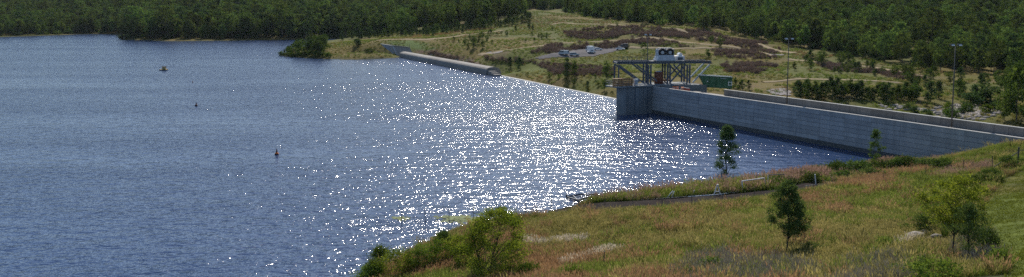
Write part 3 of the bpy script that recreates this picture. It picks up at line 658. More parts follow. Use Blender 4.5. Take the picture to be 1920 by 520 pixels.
# ------------------------------------------------------------------ plants: generators
def leaf_cards(rg, cen, sig, nper, size, asp=0.45, flat=0.0):
    """diamond leaf cards scattered round clump centres"""
    n_ = len(cen)*nper; c = np.repeat(cen, nper, 0) + rg.normal(0, 1, (n_,3))*np.repeat(sig, nper, 0)[:, None]*np.array([1,1,0.72])
    a = rg.normal(0, 1, (n_,3)); a[:,2] *= (1-flat); a /= np.linalg.norm(a, axis=1)[:,None]
    r = rg.normal(0, 1, (n_,3)); b = np.cross(a, r); b /= np.linalg.norm(b, axis=1)[:,None]
    L = (size*rg.uniform(0.6, 1.4, n_))[:,None]; W = L*asp
    V = np.stack([c-a*L*.5, c+b*W*.5, c+a*L*.5, c-b*W*.5], 1).reshape(-1,3)
    F = np.arange(n_*4).reshape(-1,4); t = np.clip(np.repeat(rg.uniform(0.1,0.9,len(cen)), nper)+rg.normal(0,0.16,n_), 0, 1)
    return V, F, t
def env(shape, t):
    if shape == 'round': return np.sqrt(np.clip(1-((t-0.52)/0.5)**2, 0, 1))
    if shape == 'dome': return np.clip(1.15*np.sqrt(np.clip(1-t**2.2,0,1))*np.clip(0.45+t*1.6,0,1), 0, 1)
    if shape == 'column': return np.clip(np.sin(np.clip(t,0,1)**0.8*PI)**0.55, 0, 1)*(1-0.35*t)
    if shape == 'cone': return np.clip((1-t)*1.05*np.clip(t*6+.3,0,1), 0.03, 1)
    return np.ones_like(t)
def make_tree(name, seed, Hh, Rr, base, shape, ncl, nper, leaf, sig, tr, leafmat, bark, lean=0.03, limbs=1.0, asp=0.45, multi=1):
    rg = np.random.default_rng(seed); b = MB(); tops = []
    for m in range(multi):
        a = rg.uniform(0, 2*PI); sp_ = 0 if multi == 1 else Rr*0.45
        pts = []; off = np.array([0.0,0.0])
        for i in range(7):
            t = i/6; off = off + rg.normal(0, lean*Hh*0.35, 2)*(i > 0)
            pts.append((off[0]+math.cos(a)*sp_*t, off[1]+math.sin(a)*sp_*t, -0.25+t*(Hh*0.86+0.25)))
        b.tube(pts, [tr*(1.25 if i == 0 else 1)*(1-0.85*i/6)/multi**.4 for i in range(7)], 6); tops.append(np.array(pts))
    t = base + (1-base)*rg.uniform(0, 1, ncl)**0.9; u = (t-base)/(1-base)
    ang = rg.uniform(0, 2*PI, ncl); lob = 1+0.28*np.sin(ang*2+seed)+0.18*np.sin(ang*3+seed*2.3+u*4)
    rad = Rr*env(shape, u)*lob*rg.uniform(0.25, 1.0, ncl)**0.5
    cen = np.stack([np.cos(ang)*rad, np.sin(ang)*rad, t*Hh], -1)
    sk = tops[0]; kx = np.interp(cen[:,2], sk[:,2], sk[:,0]); ky = np.interp(cen[:,2], sk[:,2], sk[:,1])
    cen[:,0] += kx*0.8; cen[:,1] += ky*0.8
    for i in range(int(ncl*limbs)):
        p = cen[i]; S = tops[i % multi]; z0 = max(base*Hh*0.7, p[2]-np.hypot(p[0],p[1])*0.8-0.05*Hh); z0 = min(z0, Hh*0.8)
        q = np.array([np.interp(z0,S[:,2],S[:,0]), np.interp(z0,S[:,2],S[:,1]), z0]); mid = (p+q)/2+np.array([0,0,0.04*Hh])
        r0 = tr*0.32*(1-0.6*z0/Hh); b.tube([q, mid, p], [r0, r0*.65, r0*.3], 4, False)
    V, F, tt = leaf_cards(rg, cen, sig*rg.uniform(0.7,1.35,ncl), nper, leaf, asp)
    return b.mesh(name+'_trunk', bark, True), npmesh(name+'_crown', V, F, [leafmat], None, {'tint': ('FACE','FLOAT',tt)})
def joined(name, tm, cm):
    """trunk and crown as one prototype mesh for mass planting"""
    a = np.zeros(len(tm.vertices)*3, np.float32); tm.vertices.foreach_get('co', a); V1 = a.reshape(-1,3)
    F1 = []
    for p_ in tm.polygons:
        vv = list(p_.vertices)
        if len(vv) == 4: F1.append(vv)
    F1 = np.array(F1)
    a = np.zeros(len(cm.vertices)*3, np.float32); cm.vertices.foreach_get('co', a); V2 = a.reshape(-1,3)
    t2 = np.zeros(len(cm.polygons), np.float32); cm.attributes['tint'].data.foreach_get('value', t2)
    F2 = np.arange(len(V2)).reshape(-1,4)+len(V1)
    return npmesh(name, np.concatenate([V1,V2]), np.concatenate([F1,F2]), [cm.materials[0], tm.materials[0]], np.concatenate([np.ones(len(F1)),np.zeros(len(F2))]), {'tint': ('FACE','FLOAT',np.concatenate([np.zeros(len(F1)),t2]))})
def tuft(name, seed, nb, rad, hgt, wid, mat, seed_head=0.0, spread=0.35):
    rg = np.random.default_rng(seed); V = []; F = []; T = []
    for i in range(nb):
        a = rg.uniform(0,2*PI); r0 = rad*math.sqrt(rg.uniform()); p = np.array([math.cos(a)*r0, math.sin(a)*r0, -0.05])
        h_ = hgt*rg.uniform(0.55,1.15); d = np.array([math.cos(a), math.sin(a), 0])*spread*h_*rg.uniform(0.2,1.2) + np.append(rg.normal(0,0.12*h_,2), 0)
        s_ = rg.uniform(0,2*PI); e = np.array([math.cos(s_), math.sin(s_), 0])*wid*rg.uniform(.7,1.3)*.5
        m = p+d*0.35+np.array([0,0,h_*0.6]); q = p+d+np.array([0,0,h_*rg.uniform(0.8,1.0)])
        o = len(V); V += [p-e, p+e, m+e*.8, m-e*.8, q]; F += [(o,o+1,o+2,o+3)]; T += [0.15]
        V += [q+e*.25]; F += [(o+3,o+2,o+5,o+4)]; T += [0.65]
        if rg.uniform() < seed_head:
            o = len(V); up = np.array([0,0,h_*0.22]); V += [q-up*.3, q+e*1.7+up*.2, q+up+d*.2, q-e*1.7+up*.2]; F += [(o,o+1,o+2,o+3)]; T += [1.0]
    return npmesh(name, np.array(V), np.array(F), [mat], None, {'tint': ('FACE','FLOAT',np.array(T))})
def scatter(name, label, protos, P, rotz, scl, idx, kind='stuff', tilt=None):
    """one mass of uncountable plants: points that carry shared plant meshes"""
    n_ = len(P); me = bpy.data.meshes.new(name); me.vertices.add(n_); me.vertices.foreach_set('co', np.ascontiguousarray(P, np.float32).ravel())
    rot = np.zeros((n_,3), np.float32); rot[:,2] = rotz
    if tilt is not None: rot[:,:2] = tilt
    if scl.ndim == 1: scl = np.repeat(scl[:,None],3,1)
    for nm, ty, ar in (('rot','FLOAT_VECTOR',rot),('scl','FLOAT_VECTOR',scl.astype(np.float32)),('pick','INT',idx.astype(np.int32))):
        a = me.attributes.new(nm, ty, 'POINT'); a.data.foreach_set('vector' if ty != 'INT' else 'value', np.ascontiguousarray(ar).ravel())
    col_ = bpy.data.collections.new(name+' plants')
    for i, m_ in enumerate(protos): o_ = bpy.data.objects.new('%s %02d' % (name, i), m_); col_.objects.link(o_)
    ng = bpy.data.node_groups.new(name+' planting', 'GeometryNodeTree')
    ng.interface.new_socket('Geometry', in_out='INPUT', socket_type='NodeSocketGeometry'); ng.interface.new_socket('Geometry', in_out='OUTPUT', socket_type='NodeSocketGeometry')
    N = ng.nodes; gi = N.new('NodeGroupInput'); go = N.new('NodeGroupOutput'); mp = N.new('GeometryNodeMeshToPoints'); ip = N.new('GeometryNodeInstanceOnPoints'); ci = N.new('GeometryNodeCollectionInfo')
    ci.inputs['Collection'].default_value = col_; ci.inputs['Separate Children'].default_value = True; ci.inputs['Reset Children'].default_value = True
    ip.inputs['Pick Instance'].default_value = True
    def attr(nm, ty):
        x = N.new('GeometryNodeInputNamedAttribute'); x.data_type = ty; x.inputs['Name'].default_value = nm; return x.outputs['Attribute']
    L = ng.links.new
    L(gi.outputs[0], mp.inputs['Mesh']); L(mp.outputs[0], ip.inputs['Points']); L(ci.outputs[0], ip.inputs['Instance'])
    L(attr('pick','INT'), ip.inputs['Instance Index']); L(attr('scl','FLOAT_VECTOR'), ip.inputs['Scale'])
    e2r = N.new('FunctionNodeEulerToRotation'); L(attr('rot','FLOAT_VECTOR'), e2r.inputs[0]); L(e2r.outputs[0], ip.inputs['Rotation'])
    L(ip.outputs[0], go.inputs[0])
    o = link(name, me); md = o.modifiers.new('planting', 'NODES'); md.node_group = ng
    return tag(o, label, None, None, kind)

# ------------------------------------------------------------------ forest on the hills
FOR_PROTO = []
for i, (Hh, Rr, bs, shp, lm) in enumerate([(15,4.2,.22,'dome','leaf_for'),(18,4.6,.25,'round','leaf_for'),(13,3.6,.18,'dome','leaf_for'),(16,3.4,.2,'round','leaf_dark'),(11,3.4,.1,'dome','leaf_for'),(14,4.4,.15,'round','leaf_gum')]):
    tm, cm = make_tree('gum', 100+i, Hh, Rr, bs, shp, 46, 22, 1.0, 0.80, 0.26, M[lm], M['bark'], 0.03, 0.35, 0.6)
    FOR_PROTO.append((tm, cm))
FJ = [joined('forest tree %d' % i, *p) for i, p in enumerate(FOR_PROTO)]
BX = [-400,0,120,222,230,640,648,700,760,820,880,940,985,1000,1050,1080,1150,1200,1300,1350,1400,1450,1500,1600,1700,1760,1850,1920,2400]
BY = [66,67.5,64.5,63,74,72,70,66,62,57,50,40,24,17,19,28,40,44,50,60,70,78,90,108,124,134,148,140,140]
rg = np.random.default_rng(11)
sp_ = 7.2; X, Y = np.meshgrid(np.arange(-760,640,sp_), np.arange(300,1330,sp_)); X = (X+rg.uniform(-3.2,3.2,X.shape)).ravel(); Y = (Y+rg.uniform(-3.2,3.2,Y.shape)).ravel()
Z = gh(X, Y); px, py = pix(X, Y, Z); bd = np.interp(px, BX, BY)
keep = (py < bd) & (Z > 0.4) & (px > -250) & (px < 2150) & (py > -75) & ~((px > 985) & (px < 1075) & (Y < 660) & (py > 17))
keep &= ~((X > -90) & (X < 60) & (Y < 520) & (px < 1200))
keep &= rg.uniform(size=X.shape) < np.where(fbm(X, Y, 60, 31) > 0.36, 0.97, 0.6)
X, Y, Z, px, py, bd = X[keep], Y[keep], Z[keep], px[keep], py[keep], bd[keep]
S = np.clip(rg.normal(0.84, 0.19, len(X)), 0.45, 1.45) * (0.75+0.5*fbm(X, Y, 45, 33)); PK = rg.integers(0, 6, len(X)); RZ = rg.uniform(0, 2*PI, len(X))
S = np.where((px > 230) & (px < 650) & (Y < 1000), S*1.15, S)
right = px > 1020; S = np.where(right, S*0.74, S)
# trees that stand free at the edge of the wood are single trees
edge = (bd-py) * np.hypot(X, Y)/FPX; inf = (px > 0) & (px < 1920)
order = np.argsort(np.where(inf, edge, 1e9)); single = np.zeros(len(X), bool); single[order[:170]] = True
def region(px_):
    return 0 if px_ < 225 else 1 if px_ < 645 else 2 if px_ < 1000 else 3 if px_ < 1420 else 4
REG = [("gum tree at the wood's edge along the far left shore",'gum trees on the far left shore'),
       ('gum tree at the water edge of the wooded headland','gum trees on the wooded headland'),
       ("gum tree at the wood's edge left of the bald hilltop",'gum trees left of the bald hilltop'),
       ("gum tree below the wooded slope behind the terraced hill",'gum trees behind the terraced hill'),
       ("gum tree below the wooded slope right of the terraced hill",'gum trees right of the terraced hill')]
def plant(name, tm, cm, loc, rz, s, label, group, cat='tree'):
    r = thing(name, label, cat, loc, rz, group); r.scale = s if hasattr(s, '__len__') else (s,s,s)
    link('trunk', tm, r); link('crown', cm, r); return r
for i in np.where(single)[0]:
    lb, gp = REG[region(px[i])]; tm, cm = FOR_PROTO[PK[i]]
    plant('gum_tree', tm, cm, (X[i],Y[i],Z[i]), RZ[i], float(S[i]), lb, gp)
k = ~single
far_l = px < 1000
for nm, lb, m in (('lakeside_forest','dark green gum forest covering the hills beyond the lake', k & far_l), ('hillside_forest','dark green gum forest covering the slope behind the dam', k & ~far_l)):
    scatter(nm, lb, FJ, np.stack([X,Y,Z],-1)[m], RZ[m], S[m], PK[m])
# low understorey that closes the wood's foot
US = [npmesh('under %d' % i, *(lambda r: (r[0], r[1]))(leaf_cards(np.random.default_rng(60+i), np.random.default_rng(70+i).normal(0,1,(14,3))*np.array([1.6,1.6,0.7])+np.array([0,0,1.2]), np.full(14,0.7), 22, 0.9, 0.6)), [M['leaf_dark' if i else 'leaf_for']]) for i in range(3)]
for m_ in US: m_.attributes.new('tint','FLOAT','FACE').data.foreach_set('value', np.random.default_rng(1).uniform(0,1,len(m_.polygons)).astype(np.float32))
nU = 9000; j = rg.integers(0, len(X), nU); ux = X[j]+rg.normal(0,4,nU); uy = Y[j]+rg.normal(0,4,nU); uz = gh(ux,uy); a_, b_ = pix(ux,uy,uz); m = (uz > 0.1) & (b_ < np.interp(a_, BX, BY)+1.5)
scatter('forest_understorey', 'dark bushes closing the foot of the forest', US, np.stack([ux,uy,uz],-1)[m], rg.uniform(0,6.3,m.sum()), rg.uniform(0.6,1.5,m.sum()), rg.integers(0,3,m.sum()))

# ------------------------------------------------------------------ single trees on the open hill
YT = []                                                     # young trees, meshes of unit-ish height 6 m
for i, (Rr, bs, shp, lm) in enumerate([(1.5,.10,'column','leaf_dark'),(1.9,.15,'round','leaf_gum'),(1.3,.08,'cone','leaf_dark'),(2.1,.2,'dome','leaf_gum'),(1.6,.05,'column','leaf_gum')]):
    YT.append(make_tree('young', 200+i, 6.0, Rr, bs, shp, 40, 26, 0.42, 0.36, 0.10, M[lm], M['bark'], 0.03, 0.4, 0.55))
BUSH = [make_tree('bush', 220+i, 2.4, 1.7, .05, 'dome', 34, 28, 0.36, 0.34, 0.06, M[lm], M['bark_d'], 0.02, 0.3, 0.6, 3) for i, lm in enumerate(['leaf_gum','leaf_dark','leaf_bright'])]
rt = np.random.default_rng(77)
def young(px_, py_, hp, label, group, kind=None, dmin=165, bush=False, name=None, wide=1.0):
    p = hit(px_, py_, dmin); hgt = hp*p[1]/FPX
    if bush:
        tm, cm = BUSH[rt.integers(0,3) if kind is None else kind]; s = hgt/2.5; nm, ct = name or 'bush', 'bush'
    else:
        tm, cm = YT[rt.integers(0,5) if kind is None else kind]; s = hgt/6.2; nm, ct = name or 'young_tree', 'tree'
    plant(nm, tm, cm, p, rt.uniform(0,2*PI), (s*wide, s*wide, s), label, group, ct)
for k in range(30):
    t = rt.uniform(); young(532+t*85+rt.normal(0,2), 106-4*rt.uniform()-rt.uniform()**2*16*t, 10+22*min(1,t*2.5)*rt.uniform(.6,1), 'dark green tree crowded on the tip of the grassy peninsula', 'trees on the peninsula tip', rt.integers(0,2)*1 if k%2 else 3)
for k in range(9): young(530+k*11, 107+2*math.sin(k), 9, 'low bush at the water edge of the peninsula tip', 'bushes on the peninsula tip', 0, 165, True)
for a in [(642,76,17),(672,72,24),(690,71,18)]: young(*a, 'slender young tree standing alone on the crest of the peninsula', 'trees on the peninsula crest', 0)
young(671,86,12,'low dark bush in the dry grass of the peninsula',None,1,165,True); young(692,99,7,'flat green bush on the slope left of the abutment wall',None,0,165,True,None,1.6)
for k in range(58):                                         # plantation edge running up to the bald hilltop
    t = (k+rt.uniform(-.4,.4))/58; x = 655+t*345; y = np.interp(x, [640,700,760,820,880,940,1000],[73,71,69,65,57,50,40]); young(x, y+rt.uniform(-3,2), rt.uniform(12,22), 'young dark tree in the plantation strip below the left forest', 'plantation strip trees', rt.choice([0,2,4]))
FLD = [(872,84,14),(888,90,22),(896,83,22),(905,91,16),(851,78,9),(882,76,12),(905,71,13),(920,71,16),(913,78,14),(932,69,8),(950,68,12),(967,58,11),(992,56,13),(999,58,12),(997,70,9),(1036,57,8),(1024,74,13),(1016,74,12),(1010,72,9),(1002,78,8),(1157,50,8),(962,62,6),(940,66,7),(878,90,12),(860,80,6),(923,82,7),(985,80,7)]
for a in FLD: young(*a, 'young green tree scattered on the open slope above the spillway', 'trees on the slope above the spillway', rt.choice([1,3,4]))
MID = [(957,128,20,0),(973,132,24,0),(1077,143,27,4),(1031,148,14,1),(1075,160,14,1),(1101,168,16,0),(1138,152,34,4),(1133,171,22,4),(1148,182,10,3),(1048,148,8,1),(1116,150,10,3),(1060,172,9,3),(1122,163,12,1),(990,142,6,3),(930,118,6,3)]
for x, y, h_, k_ in MID: young(x, y, h_, 'dark young tree on the grassy bank just beyond the spillway', 'trees on the bank beyond the spillway', k_)
young(1063,146,36,'tall dark pointed conifer on the bank below the car park',None,2,165,False,'conifer')
young(1208,101,20,'rounded tree on the terrace just above the left gantry girder',None,3); young(1350,89,22,'dark tree beside the track on the upper terrace',None,1); young(1334,82,16,'smaller tree left of the dark tree on the upper terrace',None,1)
young(1327,116,22,'young tree behind the right end of the gantry',None,4); young(1386,170,16,'small bush tree beside the green bin',None,0)
for x, y, h_ in [(1378,168,20),(1392,172,20),(1404,171,18)]: young(x, y-2, h_, 'small green tree just right of the green bin', 'trees by the green bin', rt.choice([0,4]))
for k in range(46):                                         # scattered trees below the wood on the right
    x = rt.uniform(1482,1765); y = np.interp(x,[1480,1765],[106,150])+rt.uniform(-4,26); young(x, y, rt.uniform(9,27), 'scattered young tree on the slope right of the first light pole', 'trees on the right slope', rt.choice([0,1,3,4]))
for k in range(44):                                         # belt of saplings behind the dam
    t = (k+rt.uniform(-.4,.4))/44; x = 1490+t*235; y = 184+t*8+rt.uniform(-8,3); young(x, y, rt.uniform(20,36), 'sapling in the dense belt just behind the dam wall', 'sapling belt behind the dam', rt.choice([0,4,0,1]))
for x, y, h_ in [(1745,192,40),(1760,186,34),(1738,200,26)]: young(x, y, h_, 'bushy tree at the right end of the sapling belt', 'trees ending the sapling belt', 0)
for x, y, h_, lb in [(1816,202,26,'round dark bush on the rocky bank left of another'),(1858,198,34,'larger round dark bush right of the rocky bank')]: young(x, y, h_, lb, None, 1, 165, True)
for k in range(26): young(rt.uniform(1760,1920), rt.uniform(150,196), rt.uniform(16,36), "bushy tree beyond the dam near the second light pole", 'trees near the second light pole', rt.choice([0,1,3]))
for x, y, h_ in [(1905,232,112),(1932,232,120),(1882,226,60),(1945,215,110)]: young(x, y, h_, 'big dark leafy tree beside the dam at the right edge', 'big trees at the right edge', rt.choice([1,3]), 165, False, 'leafy_tree', 0.8)
for k in range(16): young(rt.uniform(1640,1920), rt.uniform(205,226), rt.uniform(9,20), 'green bush growing close behind the rear parapet of the dam', 'bushes behind the rear parapet', None, 165, True)

# dry purple scrub on the terrace slopes, rough grass over the whole hill
SCR = [[(1058,64),(1080,55),(1190,50),(1320,58),(1335,66),(1190,71),(1100,75),(1070,72)],[(1000,98),(1030,85),(1090,79),(1118,87),(1050,99),(1010,101)],[(1110,84),(1200,73),(1262,80),(1305,90),(1200,86),(1130,92)],
       [(905,105),(940,112),(1000,115),(985,122),(930,118)],[(1000,118),(1080,125),(1150,130),(1150,143),(1040,141)],[(1340,92),(1440,95),(1472,108),(1400,113),(1340,106)],[(1350,121),(1430,118),(1462,128),(1420,138),(1360,136)],
       [(1500,108),(1600,126),(1640,138),(1560,134)],[(1190,58),(1300,58),(1430,82),(1480,95),(1380,88),(1290,72),(1190,66)],[(1620,132),(1700,140),(1740,152),(1660,148)],[(800,97),(830,102),(905,124),(870,122),(820,110)]]
SB = [make_tree('scrub', 240+i, 1.5, 1.2, .02, 'dome', 22, 26, 0.30, 0.28, 0.03, M['scrub'], M['bark_d'], 0.02, 0.3, 0.3, 2) for i in range(3)]
SJ = [joined('scrub %d' % i, *p) for i, p in enumerate(SB)]
X, Y = np.meshgrid(np.arange(-120,230,1.25), np.arange(230,600,1.25)); X = (X+rg.uniform(-.6,.6,X.shape)).ravel(); Y = (Y+rg.uniform(-.6,.6,Y.shape)).ravel(); Z = gh(X,Y); px, py = pix(X,Y,Z)
m = np.zeros(X.shape, bool)
for P in SCR: m |= inpoly(px+(fbm(X,Y,9,41)-.5)*14, py+(fbm(X,Y,9,42)-.5)*5, P)
m &= (fbm(X,Y,6,43) > 0.43) & (rg.uniform(size=X.shape) < 0.68)
for q_, w_ in TRK[:-1]: m[m] &= seglist_dist(X[m],Y[m],q_) > w_*0.5+0.8
scatter('dry_scrub', 'purple brown dry scrub in bands on the terraced hill', SJ, np.stack([X,Y,Z],-1)[m], rg.uniform(0,6.3,m.sum()), rg.uniform(0.45,1.0,m.sum()), rg.integers(0,3,m.sum()))
HG = [tuft('hill tuft %d' % i, 300+i, 26, 0.7, 0.75, 0.10, M[['g_olive','g_green','g_green','g_red'][i]], 0.3) for i in range(4)]
X, Y = np.meshgrid(np.arange(-170,260,2.0), np.arange(190,660,2.0)); X = (X+rg.uniform(-1,1,X.shape)).ravel(); Y = (Y+rg.uniform(-1,1,Y.shape)).ravel(); Z = gh(X,Y); px, py = pix(X,Y,Z)
m = (Z > -4.5) & (py > np.interp(px,BX,BY)-2) & (px > 500) & (px < 2000) & (fbm(X,Y,14,44) > 0.42) & ((X-SP0[0])*SN[0]+(Y-SP0[1])*SN[1] > 15) | ((Z > .5) & (px > 540) & (px < 760) & (Y > 400) & (Y < 540))
cpk = [hit(x,y,165)[:2] for x,y in [(992,113),(1030,101),(1075,93),(1110,87),(1165,87),(1183,92),(1150,100),(1120,107),(1080,111),(1040,110),(1015,114)]]
m &= ~inpoly(X, Y, [tuple(p) for p in cpk])
for q_, w_ in TRK[:-1]: m[m] &= seglist_dist(X[m],Y[m],q_) > w_*0.5+0.4
scatter('hill_grass', 'rough dry grass covering the far hill', HG, np.stack([X,Y,Z],-1)[m], rg.uniform(0,6.3,m.sum()), rg.uniform(0.5,1.2,m.sum()), np.clip((fbm(X,Y,25,45)[m]*5.5-0.9+rg.uniform(-.8,.8,m.sum())).astype(int),0,3))
# stones of the rocky bank beyond the dam
def rock_mesh(name, seed, mat):
    rr = np.random.default_rng(seed); import bmesh
    bm = bmesh.new(); bmesh.ops.create_icosphere(bm, subdivisions=2, radius=1)
    d = rr.normal(0,1,(5,3)); d /= np.linalg.norm(d,axis=1)[:,None]
    for v in bm.verts:
        c_ = np.array(v.co); k_ = 1.0
        for q in d: k_ = min(k_, 0.72/max(0.2,abs(float(c_@q)))) if float(c_@q) > 0.6 else k_
        v.co = Vector(c_*k_*np.array([1.2,0.85,0.6]))*(1+rr.normal(0,.03))
    me = bpy.data.meshes.new(name); bm.to_mesh(me); bm.free(); me.materials.append(mat); return me
RK = [rock_mesh('rock %d' % i, 400+i, M['rock']) for i in range(4)]
X = rg.uniform(60,150,9000); Y = rg.uniform(200,300,9000); Z = gh(X,Y); px,py = pix(X,Y,Z); m = inpoly(px,py,[(1745,205),(1790,196),(1850,200),(1880,212),(1840,226),(1760,222)]) | inpoly(px,py,[(1640,196),(1700,198),(1750,210),(1660,206)])
scatter('rock_armour', 'loose grey brown stones on the bank beyond the dam', RK, np.stack([X,Y,Z],-1)[m], rg.uniform(0,6.3,m.sum()), rg.uniform(0.25,0.8,m.sum()), rg.integers(0,4,m.sum()))
X = rg.uniform(-70,10,6000); Y = rg.uniform(320,470,6000); Z = gh(X,Y); px,py = pix(X,Y,Z); m = inpoly(px,py,[(795,99),(830,102),(880,116),(905,126),(860,117),(800,105)])
scatter('rubble', 'pale rubble on the bare soil behind the rounded crest', RK, np.stack([X,Y,Z],-1)[m], rg.uniform(0,6.3,m.sum()), rg.uniform(0.2,0.7,m.sum()), rg.integers(0,4,m.sum()))

# ------------------------------------------------------------------ near trees and shrubs
def near_tree(name, px_, py_, top, wide, label, seed, shape, base, ncl, nper, leaf, sig, tr, lm, bark='bark_d', lean=0.02, limbs=0.8, multi=1, cat='tree', group=None, asp=0.4):
    p = hit(px_, py_); hgt = (py_-top)*p[1]/FPX*1.0; rad = wide*0.5*p[1]/FPX
    tm, cm = make_tree(name, seed, hgt, rad, base, shape, ncl, nper, leaf, sig, tr, M[lm], M[bark], lean, limbs, asp, multi)
    return plant(name, tm, cm, p, 0, 1.0, label, group, cat)
near_tree('gum_tree', 910, 526, 392, 150, 'large round bright green gum tree at the bottom beside the water', 501, 'dome', 0.14, 120, 120, 0.17, 0.30, 0.10, 'leaf_lime', 'bark_d', 0.012, 0.7, 2)
near_tree('casuarina_tree', 1362, 336, 236, 56, 'slim dark upright tree at the shore against the glitter', 502, 'column', 0.06, 90, 75, 0.25, 0.26, 0.11, 'leaf_dark', 'bark_d', 0.012, 0.8)
near_tree('casuarina_tree', 1474, 480, 338, 84, 'dark bushy tree with bare lower trunk on the grassy slope', 507, 'column', 0.31, 95, 130, 0.15, 0.18, 0.08, 'leaf_neard', 'bark_d', 0.012, 0.8)
near_tree('gum_tree', 1787, 482, 330, 100, 'light green feathery tree beside the mown lawn', 504, 'round', 0.38, 95, 100, 0.13, 0.18, 0.065, 'leaf_lime', 'bark_d', 0.012, 0.8)
near_tree('gum_tree', 1816, 496, 384, 62, 'smaller darker thin tree right of the feathery tree', 505, 'column', 0.3, 60, 60, 0.12, 0.18, 0.05, 'leaf_neard', 'bark_d', 0.02, 0.9)
near_tree('sapling', 1640, 316, 244, 30, 'thin spindly sapling standing against the dam wall', 506, 'column', 0.1, 30, 60, 0.24, 0.22, 0.05, 'leaf_gum', 'bark', 0.03, 1.0)
SH = [(706,524,34,44,'leaf_bright'),(742,520,56,60,'leaf_lime'),(775,512,52,56,'leaf_near'),(808,500,50,60,'leaf_bright'),(846,492,48,54,'leaf_lime'),(870,505,46,50,'leaf_bright'),(835,470,34,40,'leaf_gum'),(720,500,36,36,'leaf_bright'),(958,480,28,40,'leaf_near'),(690,530,30,40,'leaf_near')]
for k, (x, y, h_, w_, lm) in enumerate(SH):
    near_tree('shrub', x, y, y-h_, w_, "yellow green shrub left of the large round gum tree" if x < 900 else 'small shrub at the right foot of the large round gum tree', 520+k, 'dome', 0.02, 44, 70, 0.15, 0.24, 0.03, lm, 'bark_d', 0.03, 0.5, 3, 'shrub', 'shrubs on the bank' if x < 900 else None, 0.5)
SH2 = [(1000,526,30,60,'leaf_bright','pale leafed shrub at the bottom right of the large round gum tree'),(1078,526,22,50,'leaf_bright','bright green shrub at the bottom edge below the pale plume grass'),(1296,524,18,52,'leaf_bright','bright green low plant left of the grey dead stalks'),(1334,512,22,46,'leaf_near','green plant growing into the grey dead stalks'),
       (1690,524,24,44,'leaf_bright','bright green plant at the bottom between grey stalks and feathery tree'),(1768,532,40,110,'leaf_near','wide green shrub mound at the bottom below the feathery tree'),(1745,402,34,52,'leaf_near','green shrub left of the feathery tree trunk'),(1520,478,20,40,'leaf_neard','dark low shrub right of the bushy tree trunk'),
       (1735,436,34,50,'leaf_gum','olive bush overhanging the pale rocks'),(1660,462,14,30,'leaf_near','small green plant in the brown grass left of the rocks'),(1842,470,40,60,'leaf_gum','thin olive bush right of the dark thin tree'),(1875,500,30,34,'leaf_near','green bush on the edge of the lawn'),
       (1830,352,22,36,'leaf_gum','rounded green bush at the upper corner of the lawn'),(1858,345,26,40,'leaf_gum','green bush beside the lawn corner nearer the strainer post'),(1900,318,24,40,'leaf_gum','dark bush at the foot of the strainer post')]
for k, (x, y, h_, w_, lm, lb) in enumerate(SH2):
    near_tree('shrub', x, y, y-h_, w_, lb, 560+k, 'dome', 0.02, 40, 60, 0.12, 0.17, 0.025, lm, 'bark_d', 0.03, 0.5, 3, 'shrub', None, 0.5)
RD = [(1535,326,22),(1555,320,24),(1578,322,28),(1600,322,30),(1622,320,28),(1645,318,26),(1668,314,24),(1690,312,26),(1712,310,24),(1735,308,20),(1775,312,20),(1585,330,18),(1630,328,18),(1520,336,20),(1500,334,18),(1420,345,14),(1400,349,14),(1450,343,16),(1475,340,18)]
for k, (x, y, h_) in enumerate(RD):
    near_tree('shrub', x, y+6, y+5-h_*0.75, 40, "dark green shrub on the ridge before the dam wall" if x > 1510 else 'low green shrub on the strip between boat ramp and water', 600+k, 'dome', 0.02, 34, 46, 0.24, 0.30, 0.03, 'leaf_gum' if k % 3 else 'leaf_neard', 'bark_d', 0.03, 0.4, 3, 'shrub', 'shrubs on the ridge' if x > 1510 else 'shrubs by the ramp', 0.5)

# ------------------------------------------------------------------ foreground grasses
road_w = [tuple(hit(x,y)[:2]) for x,y in ROAD_PX]
st = 0.40; X, Y = np.meshgrid(np.arange(-30,112,st), np.arange(38,150,st)); rgn = np.random.default_rng(91)
X = (X+rgn.uniform(-.2,.2,X.shape)).ravel(); Y = (Y+rgn.uniform(-.2,.2,Y.shape)).ravel(); Z = gh(X,Y); px, py = pix(X,Y,Z)
wall_s = (X-W0[0])*WN[0]+(Y-W0[1])*WN[1]
m = (Z > 0.12) & (px > -40) & (px < 1990) & (py < 600) & (wall_s < -0.5) & ~inpoly(px,py,LAWN) & (seglist_dist(X,Y,road_w) > 2.35+0.6*vnoise(X,Y,1.5,8))
X,Y,Z,px,py = X[m],Y[m],Z[m],px[m],py[m]
BANK = [(1110,386),(1108,368),(1250,352),(1400,330),(1540,312),(1700,292),(1800,288),(1740,312),(1560,342),(1450,357),(1300,371),(1180,380)]
STALK = [(1240,540),(1270,496),(1340,482),(1420,486),(1490,500),(1540,540)]; STALK2 = [(1540,540),(1560,505),(1640,490),(1720,500),(1730,540)]; STALK3 = [(1770,470),(1790,440),(1870,430),(1890,470),(1850,500),(1790,500)]
PLUME = [[(985,457),(1020,462),(1060,456),(1100,453)],[(1060,503),(1090,490),(1120,482),(1155,474)],[(1680,462),(1715,450)],[(1840,446),(1875,440)]]
PINK = [[(1600,312),(1640,292),(1690,296),(1650,316)],[(1745,336),(1790,316),(1860,306),(1865,316),(1800,330)],[(1430,335),(1530,322),(1560,335),(1470,348)],[(1120,368),(1200,358),(1190,366),(1130,374)]]
na, nb_, nc = fbm(X,Y,9,51), fbm(X,Y,3.5,52), fbm(X,Y,16,53); u = rgn.uniform(size=X.shape)
redm = np.clip((py-425)/60,0,1)*np.clip((px-930)/60,0,1)*np.clip((1620-px)/200,0,1)*0.55+0.10
redm = redm + (na-0.5)*2.4
spc = np.where(u*0.35+0.33 < redm, 2, np.where(0.5*nb_+0.5*nc+(u-.5)*.16+np.where((px>1450)&(py<420),.08,0) > 0.515, 1, 0))
